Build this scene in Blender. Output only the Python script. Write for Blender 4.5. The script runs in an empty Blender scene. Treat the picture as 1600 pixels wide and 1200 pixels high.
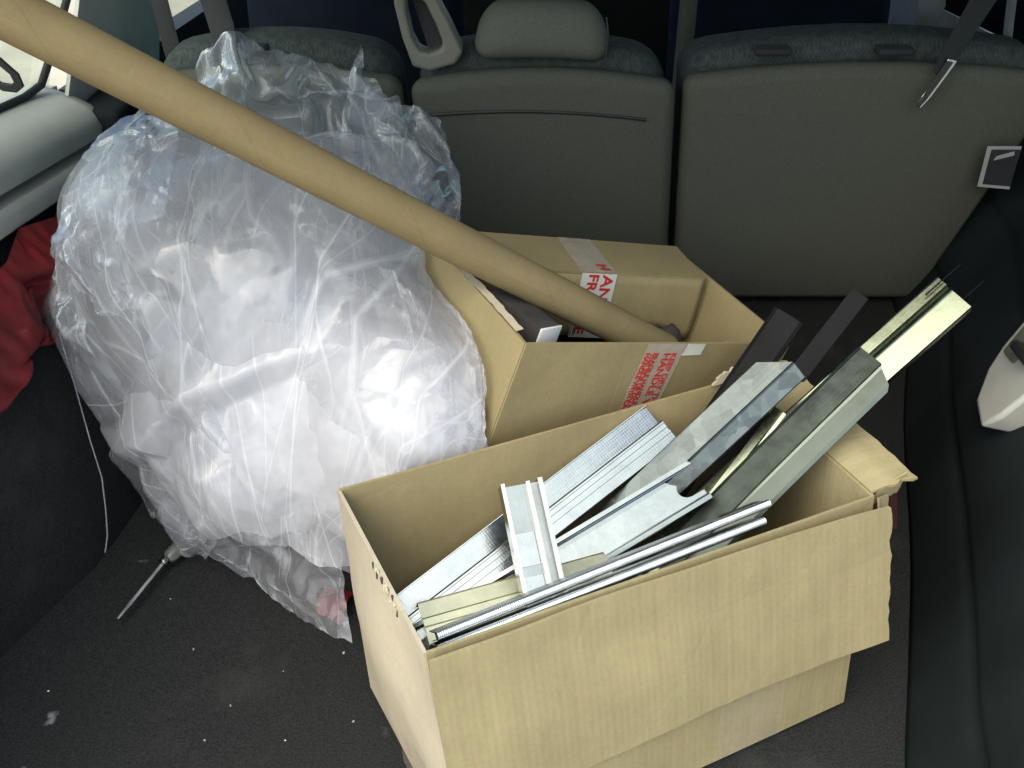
import bpy, bmesh, math, random
import numpy as np
from mathutils import Vector, Matrix, Euler
from mathutils.geometry import delaunay_2d_cdt
R = math.radians
scene = bpy.context.scene

# ------------------------------------------------------------------ camera, sky, sun, exposure
cam_d = bpy.data.cameras.new("camera"); cam = bpy.data.objects.new("camera", cam_d)
scene.collection.objects.link(cam); scene.camera = cam
cam.location = (0, 0, .93); cam.rotation_euler = (R(55), 0, 0)
cam_d.sensor_width = 36; cam_d.lens = 34.58; cam_d.clip_start = .02; cam_d.clip_end = 500

SUN_DIR = Vector((-.42, -.62, .95)).normalized()          # towards the light, behind the open tailgate
world = bpy.data.worlds.new("World"); scene.world = world; world.use_nodes = True
wn = world.node_tree; bg = wn.nodes["Background"]
sky = wn.nodes.new("ShaderNodeTexSky"); sky.sky_type = 'NISHITA'; sky.sun_disc = False
sky.sun_elevation = math.asin(SUN_DIR.z); sky.sun_rotation = math.atan2(SUN_DIR.x, SUN_DIR.y)
sky.air_density = 1.0; sky.dust_density = 3.0; sky.ozone_density = 1.0
wn.links.new(sky.outputs[0], bg.inputs[0]); bg.inputs[1].default_value = .13
sd = bpy.data.lights.new("sun", 'SUN'); sun = bpy.data.objects.new("sun", sd); scene.collection.objects.link(sun)
sd.energy = 1.5; sd.angle = R(80); sd.color = (.985, 1, .83)
sun.rotation_euler = SUN_DIR.to_track_quat('Z', 'Y').to_euler(); sun.location = (-1, -2, 3)
scene.view_settings.view_transform = 'Standard'; scene.view_settings.look = 'None'
scene.view_settings.exposure = 1.05; scene.view_settings.gamma = 1
scene.render.engine = 'CYCLES'
cy = scene.cycles
cy.max_bounces = 8; cy.diffuse_bounces = 4; cy.glossy_bounces = 5; cy.transmission_bounces = 6
cy.transparent_max_bounces = 12; cy.use_denoising = True; cy.caustics_reflective = False; cy.caustics_refractive = False
cy.sample_clamp_indirect = 4

# ------------------------------------------------------------------ object helpers
COL = scene.collection
def tag(o, label=None, cat=None, group=None, kind=None):
    if label: o["label"] = label
    if cat: o["category"] = cat
    if group: o["group"] = group
    if kind: o["kind"] = kind
    return o
def thing(name, label, cat, loc=(0, 0, 0), rot=None, group=None):
    o = bpy.data.objects.new(name, None); COL.objects.link(o); o.location = loc
    o.empty_display_size = .05
    if rot is not None: o.rotation_euler = rot
    return tag(o, label, cat, group)
def mesh_obj(name, verts, faces, mat, parent=None, smooth=False, uvs=None, world=True):
    """verts are world points unless world is False; under an unrotated parent they become local"""
    off = Vector((0, 0, 0))
    if parent is not None and world:
        off = Vector(parent.location)
        pp = parent.parent
        while pp is not None:
            off += Vector(pp.location); pp = pp.parent
    me = bpy.data.meshes.new(name)
    me.from_pydata([tuple(Vector(v) - off) for v in verts], [], [tuple(f) for f in faces]); me.update()
    if smooth:
        me.polygons.foreach_set("use_smooth", [True] * len(me.polygons))
    if uvs is not None:
        ul = me.uv_layers.new(name="UVMap")
        li = np.zeros(len(me.loops), dtype=np.int32); me.loops.foreach_get("vertex_index", li)
        ul.data.foreach_set("uv", np.asarray(uvs, dtype=np.float32)[li].ravel())
    if mat: me.materials.append(mat)
    o = bpy.data.objects.new(name, me); COL.objects.link(o)
    if parent is not None: o.parent = parent
    return o
def mod_solid(o, t, off=0):
    m = o.modifiers.new("solid", 'SOLIDIFY'); m.thickness = t; m.offset = off; return o
def mod_bevel(o, w, seg=2, ang=35):
    m = o.modifiers.new("bevel", 'BEVEL'); m.width = w; m.segments = seg; m.limit_method = 'ANGLE'; m.angle_limit = R(ang); return o
def mod_sub(o, l=1):
    m = o.modifiers.new("sub", 'SUBSURF'); m.levels = l; m.render_levels = l; return o
def shade(o, ang=None):
    o.data.polygons.foreach_set("use_smooth", [True] * len(o.data.polygons))
    if ang is not None:
        o.data.set_sharp_from_angle(angle=R(ang))
    return o

# ------------------------------------------------------------------ materials
def new_mat(name):
    m = bpy.data.materials.new(name); m.use_nodes = True
    nt = m.node_tree; return m, nt, nt.nodes["Principled BSDF"], nt.links
def nd(nt, t, **kw):
    n = nt.nodes.new(t)
    for k, v in kw.items():
        if k in n.inputs: n.inputs[k].default_value = v
        else: setattr(n, k, v)
    return n
def ramp(nt, a, b, p0=0., p1=1.):
    r = nt.nodes.new("ShaderNodeValToRGB"); e = r.color_ramp.elements
    e[0].position, e[1].position = p0, p1
    e[0].color = (*a, 1) if len(a) == 3 else a; e[1].color = (*b, 1) if len(b) == 3 else b
    return r
def coords(nt, kind="Object", scale=(1, 1, 1), rot=(0, 0, 0)):
    tc = nt.nodes.new("ShaderNodeTexCoord"); mp = nt.nodes.new("ShaderNodeMapping")
    mp.inputs["Scale"].default_value = scale; mp.inputs["Rotation"].default_value = rot
    nt.links.new(tc.outputs[kind], mp.inputs[0]); return mp.outputs[0]
def mixc(nt, fac, a, b, blend='MIX'):
    n = nt.nodes.new("ShaderNodeMix"); n.data_type = 'RGBA'; n.blend_type = blend
    for sock, val in ((n.inputs[0], fac), (n.inputs[6], a), (n.inputs[7], b)):
        if isinstance(val, (int, float)): sock.default_value = val
        elif isinstance(val, tuple): sock.default_value = (*val, 1) if len(val) == 3 else val
        else: nt.links.new(val, sock)
    return n.outputs[2]
def bump(nt, h, strength=.3, dist=.002, prev=None):
    b = nt.nodes.new("ShaderNodeBump"); b.inputs["Strength"].default_value = strength; b.inputs["Distance"].default_value = dist
    nt.links.new(h, b.inputs["Height"])
    if prev is not None: nt.links.new(prev, b.inputs["Normal"])
    return b.outputs[0]

def plain(name, col, rough=.6, metal=0., var=.15, scale=25, spec=.5, bumps=.1, bscale=200):
    m, nt, p, L = new_mat(name)
    c = coords(nt)
    n = nd(nt, "ShaderNodeTexNoise", Scale=scale, Detail=5.); L.new(c, n.inputs[0])
    r = ramp(nt, tuple(x * (1 - var) for x in col), tuple(min(1, x * (1 + var)) for x in col), .3, .7); L.new(n.outputs[0], r.inputs[0])
    L.new(r.outputs[0], p.inputs["Base Color"])
    p.inputs["Roughness"].default_value = rough; p.inputs["Metallic"].default_value = metal
    p.inputs["Specular IOR Level"].default_value = spec
    if bumps:
        n2 = nd(nt, "ShaderNodeTexNoise", Scale=bscale, Detail=3.); L.new(c, n2.inputs[0])
        L.new(bump(nt, n2.outputs[0], bumps, .002), p.inputs["Normal"])
    return m

def carpet_mat():
    m, nt, p, L = new_mat("black_carpet")
    c = coords(nt)
    fine = nd(nt, "ShaderNodeTexNoise", Scale=420., Detail=4.); L.new(c, fine.inputs[0])
    big = nd(nt, "ShaderNodeTexNoise", Scale=5., Detail=6., Roughness=.65); L.new(c, big.inputs[0])
    r = ramp(nt, (.014, .015, .015), (.036, .037, .037), .3, .75); L.new(fine.outputs[0], r.inputs[0])
    dust = ramp(nt, (0, 0, 0), (1, 1, 1), .56, .78); L.new(big.outputs[0], dust.inputs[0])
    d2 = mixc(nt, dust.outputs[0], r.outputs[0], (.044, .044, .042))
    # trodden-in plaster dust: two pale scuffs with ragged edges
    last = d2
    tc = nt.nodes.new("ShaderNodeTexCoord")
    for (x, y, sx, sy, k) in ((-.515, .69, .022, .035, .55), (-.49, .93, .03, .012, .22), (-.52, .625, .03, .012, .35), (-.13, .67, .05, .02, .12)):
        mp = nt.nodes.new("ShaderNodeMapping"); mp.vector_type = 'TEXTURE'
        mp.inputs["Location"].default_value = (x, y, 0); mp.inputs["Scale"].default_value = (sx, sy, 1)
        L.new(tc.outputs["Object"], mp.inputs[0])
        ln = nd(nt, "ShaderNodeVectorMath", operation='LENGTH'); L.new(mp.outputs[0], ln.inputs[0])
        nz = nd(nt, "ShaderNodeTexNoise", Scale=60., Detail=6.); L.new(c, nz.inputs[0])
        ad = nd(nt, "ShaderNodeMath", operation='MULTIPLY_ADD'); L.new(nz.outputs[0], ad.inputs[0]); ad.inputs[1].default_value = 1.6; L.new(ln.outputs["Value"], ad.inputs[2])
        rr = ramp(nt, (k, k, k), (0, 0, 0), .75, 1.75); L.new(ad.outputs[0], rr.inputs[0])
        last = mixc(nt, rr.outputs[0], last, (.34, .36, .36))
    sp = nd(nt, "ShaderNodeTexVoronoi", Scale=70.); L.new(c, sp.inputs[0])
    rs = ramp(nt, (1, 1, 1), (0, 0, 0), .02, .07); L.new(sp.outputs["Distance"], rs.inputs[0])
    sel = nd(nt, "ShaderNodeTexNoise", Scale=9.); L.new(c, sel.inputs[0])
    rsel = ramp(nt, (0, 0, 0), (.18, .18, .18), .54, .62); L.new(sel.outputs[0], rsel.inputs[0])
    mm = nd(nt, "ShaderNodeMath", operation='MULTIPLY'); L.new(rs.outputs[0], mm.inputs[0]); L.new(rsel.outputs[0], mm.inputs[1])
    last = mixc(nt, mm.outputs[0], last, (.32, .28, .2))
    L.new(last, p.inputs["Base Color"]); p.inputs["Roughness"].default_value = .95; p.inputs["Specular IOR Level"].default_value = .1
    L.new(bump(nt, fine.outputs[0], .45, .003), p.inputs["Normal"])
    return m

def cardboard_mat(name, col=(.50, .355, .185), flute=.0, seed=0.):
    m, nt, p, L = new_mat(name)
    c = coords(nt, "UV")
    n1 = nd(nt, "ShaderNodeTexNoise", noise_dimensions='4D', Scale=9., Detail=6., Roughness=.6, W=seed); L.new(c, n1.inputs[0])
    n2 = nd(nt, "ShaderNodeTexNoise", Scale=260., Detail=3.); L.new(c, n2.inputs[0])
    r = ramp(nt, tuple(x * .86 for x in col), tuple(x * 1.12 for x in col), .3, .72); L.new(n1.outputs[0], r.inputs[0])
    col1 = mixc(nt, .16, r.outputs[0], n2.outputs["Color"], 'OVERLAY')
    # faint flutes of the corrugation run up the sheet
    cs = coords(nt, "UV", (1, .06, 1))
    w = nd(nt, "ShaderNodeTexNoise", Scale=95., Detail=2., Roughness=.4); L.new(cs, w.inputs[0])
    fl = ramp(nt, (.82, .82, .80), (1.0, 1.0, 1.0), .35, .65); L.new(w.outputs[0], fl.inputs[0])
    col2 = mixc(nt, .20 + flute, col1, fl.outputs[0], 'MULTIPLY')
    L.new(col2, p.inputs["Base Color"]); p.inputs["Roughness"].default_value = .72; p.inputs["Specular IOR Level"].default_value = .25
    wave = nd(nt, "ShaderNodeTexWave", wave_type='BANDS', bands_direction='X', Scale=42., Distortion=.6); L.new(c, wave.inputs[0])
    b1 = bump(nt, wave.outputs["Fac"], max(.0, .05 + flute * .3), .0008)
    # crease lines of handling
    cr = nd(nt, "ShaderNodeTexVoronoi", feature='DISTANCE_TO_EDGE', Scale=5.); L.new(c, cr.inputs[0])
    rc = ramp(nt, (0, 0, 0), (1, 1, 1), 0., .02); L.new(cr.outputs[0], rc.inputs[0])
    b2 = bump(nt, rc.outputs[0], .12, .001, b1)
    b3 = bump(nt, n1.outputs[0], .35, .006, b2)
    L.new(b3, p.inputs["Normal"])
    return m

def steel_mat(name, col, rough=.3, spangle=0., knurl=0., streak=.5):
    m, nt, p, L = new_mat(name)
    c = coords(nt, "UV")
    cs = coords(nt, "UV", (1, .03, 1))
    n = nd(nt, "ShaderNodeTexNoise", Scale=350., Detail=3.); L.new(cs, n.inputs[0])
    n2 = nd(nt, "ShaderNodeTexNoise", Scale=22., Detail=6., Roughness=.7); L.new(c, n2.inputs[0])
    r = ramp(nt, tuple(x * .72 for x in col), tuple(min(1, x * 1.1) for x in col), .25, .7); L.new(n2.outputs[0], r.inputs[0])
    base = r.outputs[0]
    rr = ramp(nt, (rough * .75,) * 3, (rough * 1.3,) * 3, .3, .7); L.new(n2.outputs[0], rr.inputs[0]); rough_out = rr.outputs[0]
    if spangle:
        v = nd(nt, "ShaderNodeTexVoronoi", Scale=75., Randomness=1.); L.new(c, v.inputs[0])
        bw = nd(nt, "ShaderNodeRGBToBW"); L.new(v.outputs["Color"], bw.inputs[0])
        vr = ramp(nt, (.42, .42, .42), (1.15, 1.15, 1.15), .15, .9); L.new(bw.outputs[0], vr.inputs[0])
        base = mixc(nt, spangle, base, vr.outputs[0], 'MULTIPLY')
        r3 = ramp(nt, (rough * .9,) * 3, (rough * 1.2,) * 3, .1, .9); L.new(bw.outputs[0], r3.inputs[0]); rough_out = r3.outputs[0]
    L.new(base, p.inputs["Base Color"]); L.new(rough_out, p.inputs["Roughness"]); p.inputs["Metallic"].default_value = 1.
    b = bump(nt, n.outputs[0], .12 * streak, .001)
    b = bump(nt, n2.outputs[0], .07, .003, b)
    if knurl:
        v = nd(nt, "ShaderNodeTexVoronoi", Scale=330., Randomness=0.); L.new(c, v.inputs[0])
        b = bump(nt, v.outputs["Distance"], knurl, .0008, b)
    L.new(b, p.inputs["Normal"])
    return m

def film_mat(name, opac, col, gloss=.10, rough=.12, patch=.15, fine=True, trans=.3):
    m, nt, p, L = new_mat(name); nt.nodes.remove(p)
    out = nt.nodes["Material Output"]
    c = coords(nt, "UV")
    tr = nd(nt, "ShaderNodeBsdfTransparent"); di = nd(nt, "ShaderNodeBsdfDiffuse"); tl = nd(nt, "ShaderNodeBsdfTranslucent")
    gl = nd(nt, "ShaderNodeBsdfGlossy"); gl.inputs["Roughness"].default_value = rough
    di.inputs["Color"].default_value = (*col, 1); tl.inputs["Color"].default_value = (*col, 1)
    m1 = nd(nt, "ShaderNodeMixShader"); m1.inputs[0].default_value = trans; L.new(di.outputs[0], m1.inputs[1]); L.new(tl.outputs[0], m1.inputs[2])
    n = nd(nt, "ShaderNodeTexNoise", Scale=6., Detail=4., Roughness=.6); L.new(c, n.inputs[0])
    r = ramp(nt, (max(0, opac - patch),) * 3, (min(1, opac + patch),) * 3, .3, .7); L.new(n.outputs[0], r.inputs[0])
    op = r.outputs[0]
    for (sc, rot, wd, am, st) in ((4.2, .5, .0085, .24, .22), (7.5, 1.9, .011, .20, .18), (13., 1.1, .013, .15, .25)):     # whitened crease lines
        cc = coords(nt, "UV", (1, st, 1), (0, 0, rot)); wz = nd(nt, "ShaderNodeTexNoise", Scale=5., Detail=2.); L.new(cc, wz.inputs[0])
        vm = nd(nt, "ShaderNodeVectorMath", operation='MULTIPLY_ADD'); L.new(wz.outputs["Color"], vm.inputs[0]); vm.inputs[1].default_value = (.045, .045, 0); L.new(cc, vm.inputs[2])
        vo = nd(nt, "ShaderNodeTexVoronoi", feature='DISTANCE_TO_EDGE', Scale=sc); L.new(vm.outputs[0], vo.inputs[0])
        rv = ramp(nt, (am,) * 3, (0, 0, 0), .0, wd); L.new(vo.outputs["Distance"], rv.inputs[0])
        ad = nd(nt, "ShaderNodeMath", operation='ADD', use_clamp=True); L.new(op, ad.inputs[0]); L.new(rv.outputs[0], ad.inputs[1]); op = ad.outputs[0]
    m2 = nd(nt, "ShaderNodeMixShader"); L.new(op, m2.inputs[0]); L.new(tr.outputs[0], m2.inputs[1]); L.new(m1.outputs[0], m2.inputs[2])
    fr = nd(nt, "ShaderNodeFresnel"); fr.inputs[0].default_value = 1.5
    mu = nd(nt, "ShaderNodeMath", operation='MULTIPLY_ADD'); L.new(fr.outputs[0], mu.inputs[0]); mu.inputs[1].default_value = .30; mu.inputs[2].default_value = gloss * .15
    m3 = nd(nt, "ShaderNodeMixShader"); L.new(mu.outputs[0], m3.inputs[0]); L.new(m2.outputs[0], m3.inputs[1]); L.new(gl.outputs[0], m3.inputs[2])
    if fine:
        cw = coords(nt, "UV", (1, .35, 1), (0, 0, .6))
        f1 = nd(nt, "ShaderNodeTexNoise", Scale=28., Detail=5., Roughness=.6, Distortion=.8); L.new(cw, f1.inputs[0])
        ab = nd(nt, "ShaderNodeMath", operation='SUBTRACT'); L.new(f1.outputs[0], ab.inputs[0]); ab.inputs[1].default_value = .5
        a2 = nd(nt, "ShaderNodeMath", operation='ABSOLUTE'); L.new(ab.outputs[0], a2.inputs[0])
        bn = bump(nt, a2.outputs[0], .20, .006)
        for s in (di, tl, gl, fr): L.new(bn, s.inputs["Normal"])
    L.new(m3.outputs[0], out.inputs[0])
    return m

def glass_mat(name, col):
    m, nt, p, L = new_mat(name); nt.nodes.remove(p); out = nt.nodes["Material Output"]
    tr = nd(nt, "ShaderNodeBsdfTransparent"); tr.inputs[0].default_value = (*col, 1)
    gl = nd(nt, "ShaderNodeBsdfGlossy"); gl.inputs["Roughness"].default_value = .02
    fr = nd(nt, "ShaderNodeFresnel"); fr.inputs[0].default_value = 1.45
    mx = nd(nt, "ShaderNodeMixShader"); L.new(fr.outputs[0], mx.inputs[0]); L.new(tr.outputs[0], mx.inputs[1]); L.new(gl.outputs[0], mx.inputs[2])
    L.new(mx.outputs[0], out.inputs[0]); return m

def weave_mat(name, a, b, scale):
    m, nt, p, L = new_mat(name); c = coords(nt)
    v = nd(nt, "ShaderNodeTexChecker", Scale=scale); L.new(c, v.inputs[0]); v.inputs[1].default_value = (*a, 1); v.inputs[2].default_value = (*b, 1)
    n = nd(nt, "ShaderNodeTexNoise", Scale=90., Detail=4.); L.new(c, n.inputs[0])
    L.new(mixc(nt, .6, v.outputs[0], n.outputs[0], 'OVERLAY'), p.inputs["Base Color"])
    p.inputs["Roughness"].default_value = .95; p.inputs["Specular IOR Level"].default_value = .1
    L.new(bump(nt, n.outputs[0], .5, .004), p.inputs["Normal"]); return m

M = dict(
    carpet=carpet_mat(),
    felt=plain("grey_seat_felt", (.092, .095, .077), .95, var=.14, scale=420, spec=.08, bumps=.4, bscale=500),
    fabric=weave_mat("woven_seat_fabric", (.045, .055, .052), (.062, .076, .072), 300),
    trim=plain("light_grey_plastic", (.48, .485, .44), .6, var=.05, bumps=.05, bscale=700),
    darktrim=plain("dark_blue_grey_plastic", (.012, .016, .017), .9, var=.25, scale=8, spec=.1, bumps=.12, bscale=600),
    guide_pale=plain("dull_white_print", (.34, .36, .35), .7, var=.06, bumps=0),
    pad=plain("headrest_cloth", (.125, .130, .112), .95, var=.12, scale=400, spec=.08, bumps=.3, bscale=500),
    guide=plain("dull_beige_plastic", (.17, .17, .14), .6, var=.08, bumps=.05),
    black=plain("black_plastic", (.012, .012, .013), .5, var=.2, bumps=.04),
    rubber=plain("window_rubber", (.01, .01, .01), .7),
    webbing=plain("seat_belt_webbing", (.016, .016, .018), .8, bumps=.3, bscale=900),
    pale_webbing=plain("grey_belt_webbing", (.2, .23, .25), .85, bumps=.3, bscale=900),
    navy=plain("navy_fabric", (.007, .010, .018), .95, var=.3, scale=9, spec=.1, bumps=.3),
    headliner=plain("headliner", (.10, .10, .10), .95),
    card=cardboard_mat("kraft_cardboard", (.330, .270, .140), .0, 0.),
    card_worn=cardboard_mat("worn_cardboard", (.352, .300, .166), .2, 3.),
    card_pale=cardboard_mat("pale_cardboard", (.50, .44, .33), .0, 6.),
    tube=cardboard_mat("kraft_tube_paper", (.25, .195, .098), -.2, 9.),
    zinc=steel_mat("bright_zinc", (.285, .31, .32), .17, 0, .05),
    zinc_bead=steel_mat("polished_zinc", (.72, .76, .78), .25),
    zinc_plain=steel_mat("satin_zinc", (.225, .25, .255), .19),
    galv=steel_mat("spangled_galvanised_steel", (.155, .178, .172), .33, .6),
    galv_dark=steel_mat("dull_galvanised_steel", (.15, .172, .148), .44),
    olive=steel_mat("yellow_chromate_steel", (.225, .255, .185), .28),
    olive_pale=steel_mat("pale_chromate_steel", (.78, .78, .58), .5),
    dark_steel=plain("black_coated_steel", (.005, .005, .006), .6, .0, var=.4, scale=30, spec=.15, bumps=.1),
    film_white=film_mat("milky_film", .82, (.90, .91, .95), .08, .25, .12, trans=.10),
    film_mid=film_mat("translucent_film", .27, (.90, .92, .985), .16, .10, .13),
    film_milk=film_mat("milky_translucent_film", .48, (.92, .93, .985), .12, .14, .22),
    film_loose=film_mat("loose_clear_film", .17, (.93, .945, .985), .16, .08, .10),
    film_clear=film_mat("clear_film", .23, (.80, .86, .92), .14, .10, .07),
    red=plain("red_nylon", (.17, .008, .012), .55, var=.35, scale=18, bumps=.15, bscale=120),
    darkred=plain("dark_red_cloth", (.035, .008, .008), .9),
    red_print=plain("red_print", (.55, .03, .025), .5, var=.1, bumps=0),
    white_paper=plain("white_paper", (.80, .80, .77), .6, var=.04, bumps=.03),
    black_print=plain("black_print", (.03, .03, .035), .6, bumps=0),
    grey_cloth=plain("grey_brown_cloth", (.05, .045, .042), .95, var=.4, scale=20, bumps=.4),
    glass=glass_mat("window_glass", (.86, .93, .88)), tint=glass_mat("green_tinted_glass", (.55, .86, .72)),
    chrome=plain("tool_steel", (.72, .73, .70), .22, 1., var=.08, bumps=.03),
    clearhandle=plain("grey_translucent_handle", (.12, .12, .11), .25, var=.2, bumps=0),
    ground=plain("pale_concrete", (.50, .46, .36), .9, var=.22, scale=1.6, spec=.15, bumps=.3, bscale=40),
    carpaint=plain("car_paint", (.25, .26, .27), .3, .0, bumps=0),
)

def tube_mat():
    m = cardboard_mat("kraft_tube_paper", (.25, .195, .098), -.2, 9.); nt = m.node_tree; L = nt.links; p = nt.nodes["Principled BSDF"]
    tc = nt.nodes.new("ShaderNodeTexCoord"); sp = nt.nodes.new("ShaderNodeSeparateXYZ"); L.new(tc.outputs["UV"], sp.inputs[0])
    a = nd(nt, "ShaderNodeMath", operation='MULTIPLY'); L.new(sp.outputs[0], a.inputs[0]); a.inputs[1].default_value = 1 / (2 * math.pi * .0222)
    b = nd(nt, "ShaderNodeMath", operation='MULTIPLY_ADD'); L.new(sp.outputs[1], b.inputs[0]); b.inputs[1].default_value = 1 / .19; L.new(a.outputs[0], b.inputs[2])
    f = nd(nt, "ShaderNodeMath", operation='FRACT'); L.new(b.outputs[0], f.inputs[0])
    r = ramp(nt, (.72, .70, .66), (1, 1, 1), .0, .02); L.new(f.outputs[0], r.inputs[0])
    old = p.inputs["Base Color"].links[0].from_socket
    L.new(mixc(nt, .45, old, r.outputs[0], 'MULTIPLY'), p.inputs["Base Color"])
    return m
M["tube"] = tube_mat()
def tape_mat(name="clear_packing_tape", lo=.30, hi=.55):
    m, nt, p, L = new_mat(name)
    p.inputs["Base Color"].default_value = (.62, .56, .46, 1); p.inputs["Roughness"].default_value = .18
    c = coords(nt, "UV"); n = nd(nt, "ShaderNodeTexNoise", Scale=40., Detail=4.); L.new(c, n.inputs[0])
    r = ramp(nt, (lo,) * 3, (hi,) * 3, .3, .7); L.new(n.outputs[0], r.inputs[0]); L.new(r.outputs[0], p.inputs["Alpha"])
    L.new(bump(nt, n.outputs[0], .2, .002), p.inputs["Normal"]); return m
M["tape"] = tape_mat(); M["tape_faint"] = tape_mat("old_packing_tape", .05, .14)
M["tape_white"] = plain("white_printed_tape", (.66, .66, .60), .3, var=.06, bumps=.1)

# ------------------------------------------------------------------ geometry helpers
def grid_faces(nu, nv, base=0, flip=False):
    f = []
    for j in range(nv - 1):
        for i in range(nu - 1):
            a = base + j * nu + i
            q = (a, a + 1, a + nu + 1, a + nu)
            f.append(q[::-1] if flip else q)
    return f
def vnoise(rng, P, freq, n=14):
    """smooth pseudo-noise over an array of points: a sum of random plane waves"""
    P = np.asarray(P, float); out = np.zeros(P.shape[:-1])
    for _ in range(n):
        k = rng.normal(size=P.shape[-1]); k *= freq * rng.uniform(.5, 1.5) / np.linalg.norm(k)
        out += np.sin(P @ k + rng.uniform(0, 6.28))
    return out / math.sqrt(n / 2)

def panel(name, quad, mat, parent=None, t=.0035, warp=.0015, nu=16, nv=10, seed=1, world=True, rag=(0, 0, 0, 0), bow=0., crease=None, pin=True):
    """sheet of board between four corners (p00, p10, p11, p01); rag tears the bottom, right, top, left edges"""
    rng = np.random.default_rng(seed)
    p00, p10, p11, p01 = [np.array(q, float) for q in quad]
    U, V = np.meshgrid(np.linspace(0, 1, nu), np.linspace(0, 1, nv))
    u, v = U.copy(), V.copy()
    def tear(n, amp): 
        x = np.linspace(0, 1, n); y = np.zeros(n)
        for k in range(5): y += np.sin(x * rng.uniform(6, 70) + rng.uniform(0, 6)) / 5
        return amp * (y + .6 * rng.normal(size=n) * .5)
    if rag[0]: v[0, :] += tear(nu, rag[0])
    if rag[2]: v[-1, :] += tear(nu, rag[2])
    if rag[3]: u[:, 0] += tear(nv, rag[3])
    if rag[1]: u[:, -1] += tear(nv, rag[1])
    u3, v3 = u[..., None], v[..., None]
    P = (1 - u3) * (1 - v3) * p00 + u3 * (1 - v3) * p10 + u3 * v3 * p11 + (1 - u3) * v3 * p01
    nrm = np.cross(p10 - p00, p01 - p00); nrm /= np.linalg.norm(nrm)
    lu, lv = np.linalg.norm(p10 - p00), np.linalg.norm(p01 - p00)
    env = np.sin(np.pi * np.clip(U, 0, 1)) ** .6 * np.sin(np.pi * np.clip(V, 0, 1)) ** .6 if pin else 1.
    h = vnoise(rng, np.stack([u * lu, v * lv], -1), 28) * warp * env + bow * np.sin(np.pi * U) * np.sin(np.pi * V)
    if crease is not None:
        for (ca, cb, cc, amp) in crease:      # line ca*u+cb*v=cc folds by amp
            d = ca * U + cb * V - cc
            h = h + amp * np.maximum(0, d)
    P = P + h[..., None] * nrm
    n = nu * nv
    verts = np.concatenate([(P + nrm * t / 2).reshape(-1, 3), (P - nrm * t / 2).reshape(-1, 3)])
    faces = grid_faces(nu, nv) + grid_faces(nu, nv, n, True)
    for i in range(nu - 1):
        faces.append((i, i + n, i + 1 + n, i + 1)); a = (nv - 1) * nu + i; faces.append((a, a + 1, a + 1 + n, a + n))
    for j in range(nv - 1):
        a = j * nu; faces.append((a, a + nu, a + nu + n, a + n)); a = j * nu + nu - 1; faces.append((a, a + n, a + nu + n, a + nu))
    uv = np.stack([u * lu, v * lv], -1).reshape(-1, 2); uv = np.concatenate([uv, uv]) + seed * .37
    o = mesh_obj(name, verts, faces, mat, parent, uvs=uv, world=world)
    return shade(o, 40)

def profile(name, P0, P1, facing, pts, mat, parent=None, t=.0009, e0=None, e1=None, nl=10, bend=0., world=True, k=1.):
    """folded sheet metal: the cross-section pts (across, out) drawn from P0 to P1; e0/e1 shorten each line at its ends"""
    pts = [(x * k, h * k) for (x, h) in pts]; P0, P1 = Vector(P0), Vector(P1); a = P1 - P0; Ln = a.length; a.normalize()
    n = Vector(facing); n = (n - a * n.dot(a)).normalized(); w = a.cross(n).normalized()
    np_ = len(pts); e0 = e0 or [0] * np_; e1 = e1 or [0] * np_
    verts, uv = [], []
    arc = [0.]
    for i in range(1, np_): arc.append(arc[-1] + math.dist(pts[i], pts[i - 1]))
    for j in range(nl):
        for i, (x, h) in enumerate(pts):
            s = e0[i] + (Ln - e0[i] - e1[i]) * j / (nl - 1)
            verts.append(P0 + a * s + w * x + n * (h + bend * math.sin(math.pi * s / Ln))); uv.append((arc[i], s))
    o = mesh_obj(name, verts, grid_faces(np_, nl), mat, parent, uvs=uv, world=world)
    mod_solid(o, t); return o

def rounded_box(name, size, loc, mat, parent=None, bev=.03, seg=4, rot=None, fn=None, cuts=0):
    bm = bmesh.new(); bmesh.ops.create_cube(bm, size=1)
    for v in bm.verts: v.co = Vector((v.co.x * size[0], v.co.y * size[1], v.co.z * size[2]))
    bmesh.ops.bevel(bm, geom=list(bm.edges), offset=bev, segments=seg, profile=.5, affect='EDGES')
    if cuts: bmesh.ops.subdivide_edges(bm, edges=[e for e in bm.edges if e.calc_length() > .1 * max(size)], cuts=cuts, use_grid_fill=True)
    if fn:
        for v in bm.verts: v.co = Vector(fn(v.co))
    mt = Matrix.Translation(Vector(loc))
    if rot is not None: mt = mt @ Euler(rot).to_matrix().to_4x4()
    if parent is not None: mt = Matrix.Translation(-Vector(parent.location)) @ mt
    bmesh.ops.transform(bm, matrix=mt, verts=bm.verts)
    me = bpy.data.meshes.new(name); bm.to_mesh(me); bm.free(); me.materials.append(mat)
    o = bpy.data.objects.new(name, me); COL.objects.link(o)
    if parent is not None: o.parent = parent
    return shade(o, 60)

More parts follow.
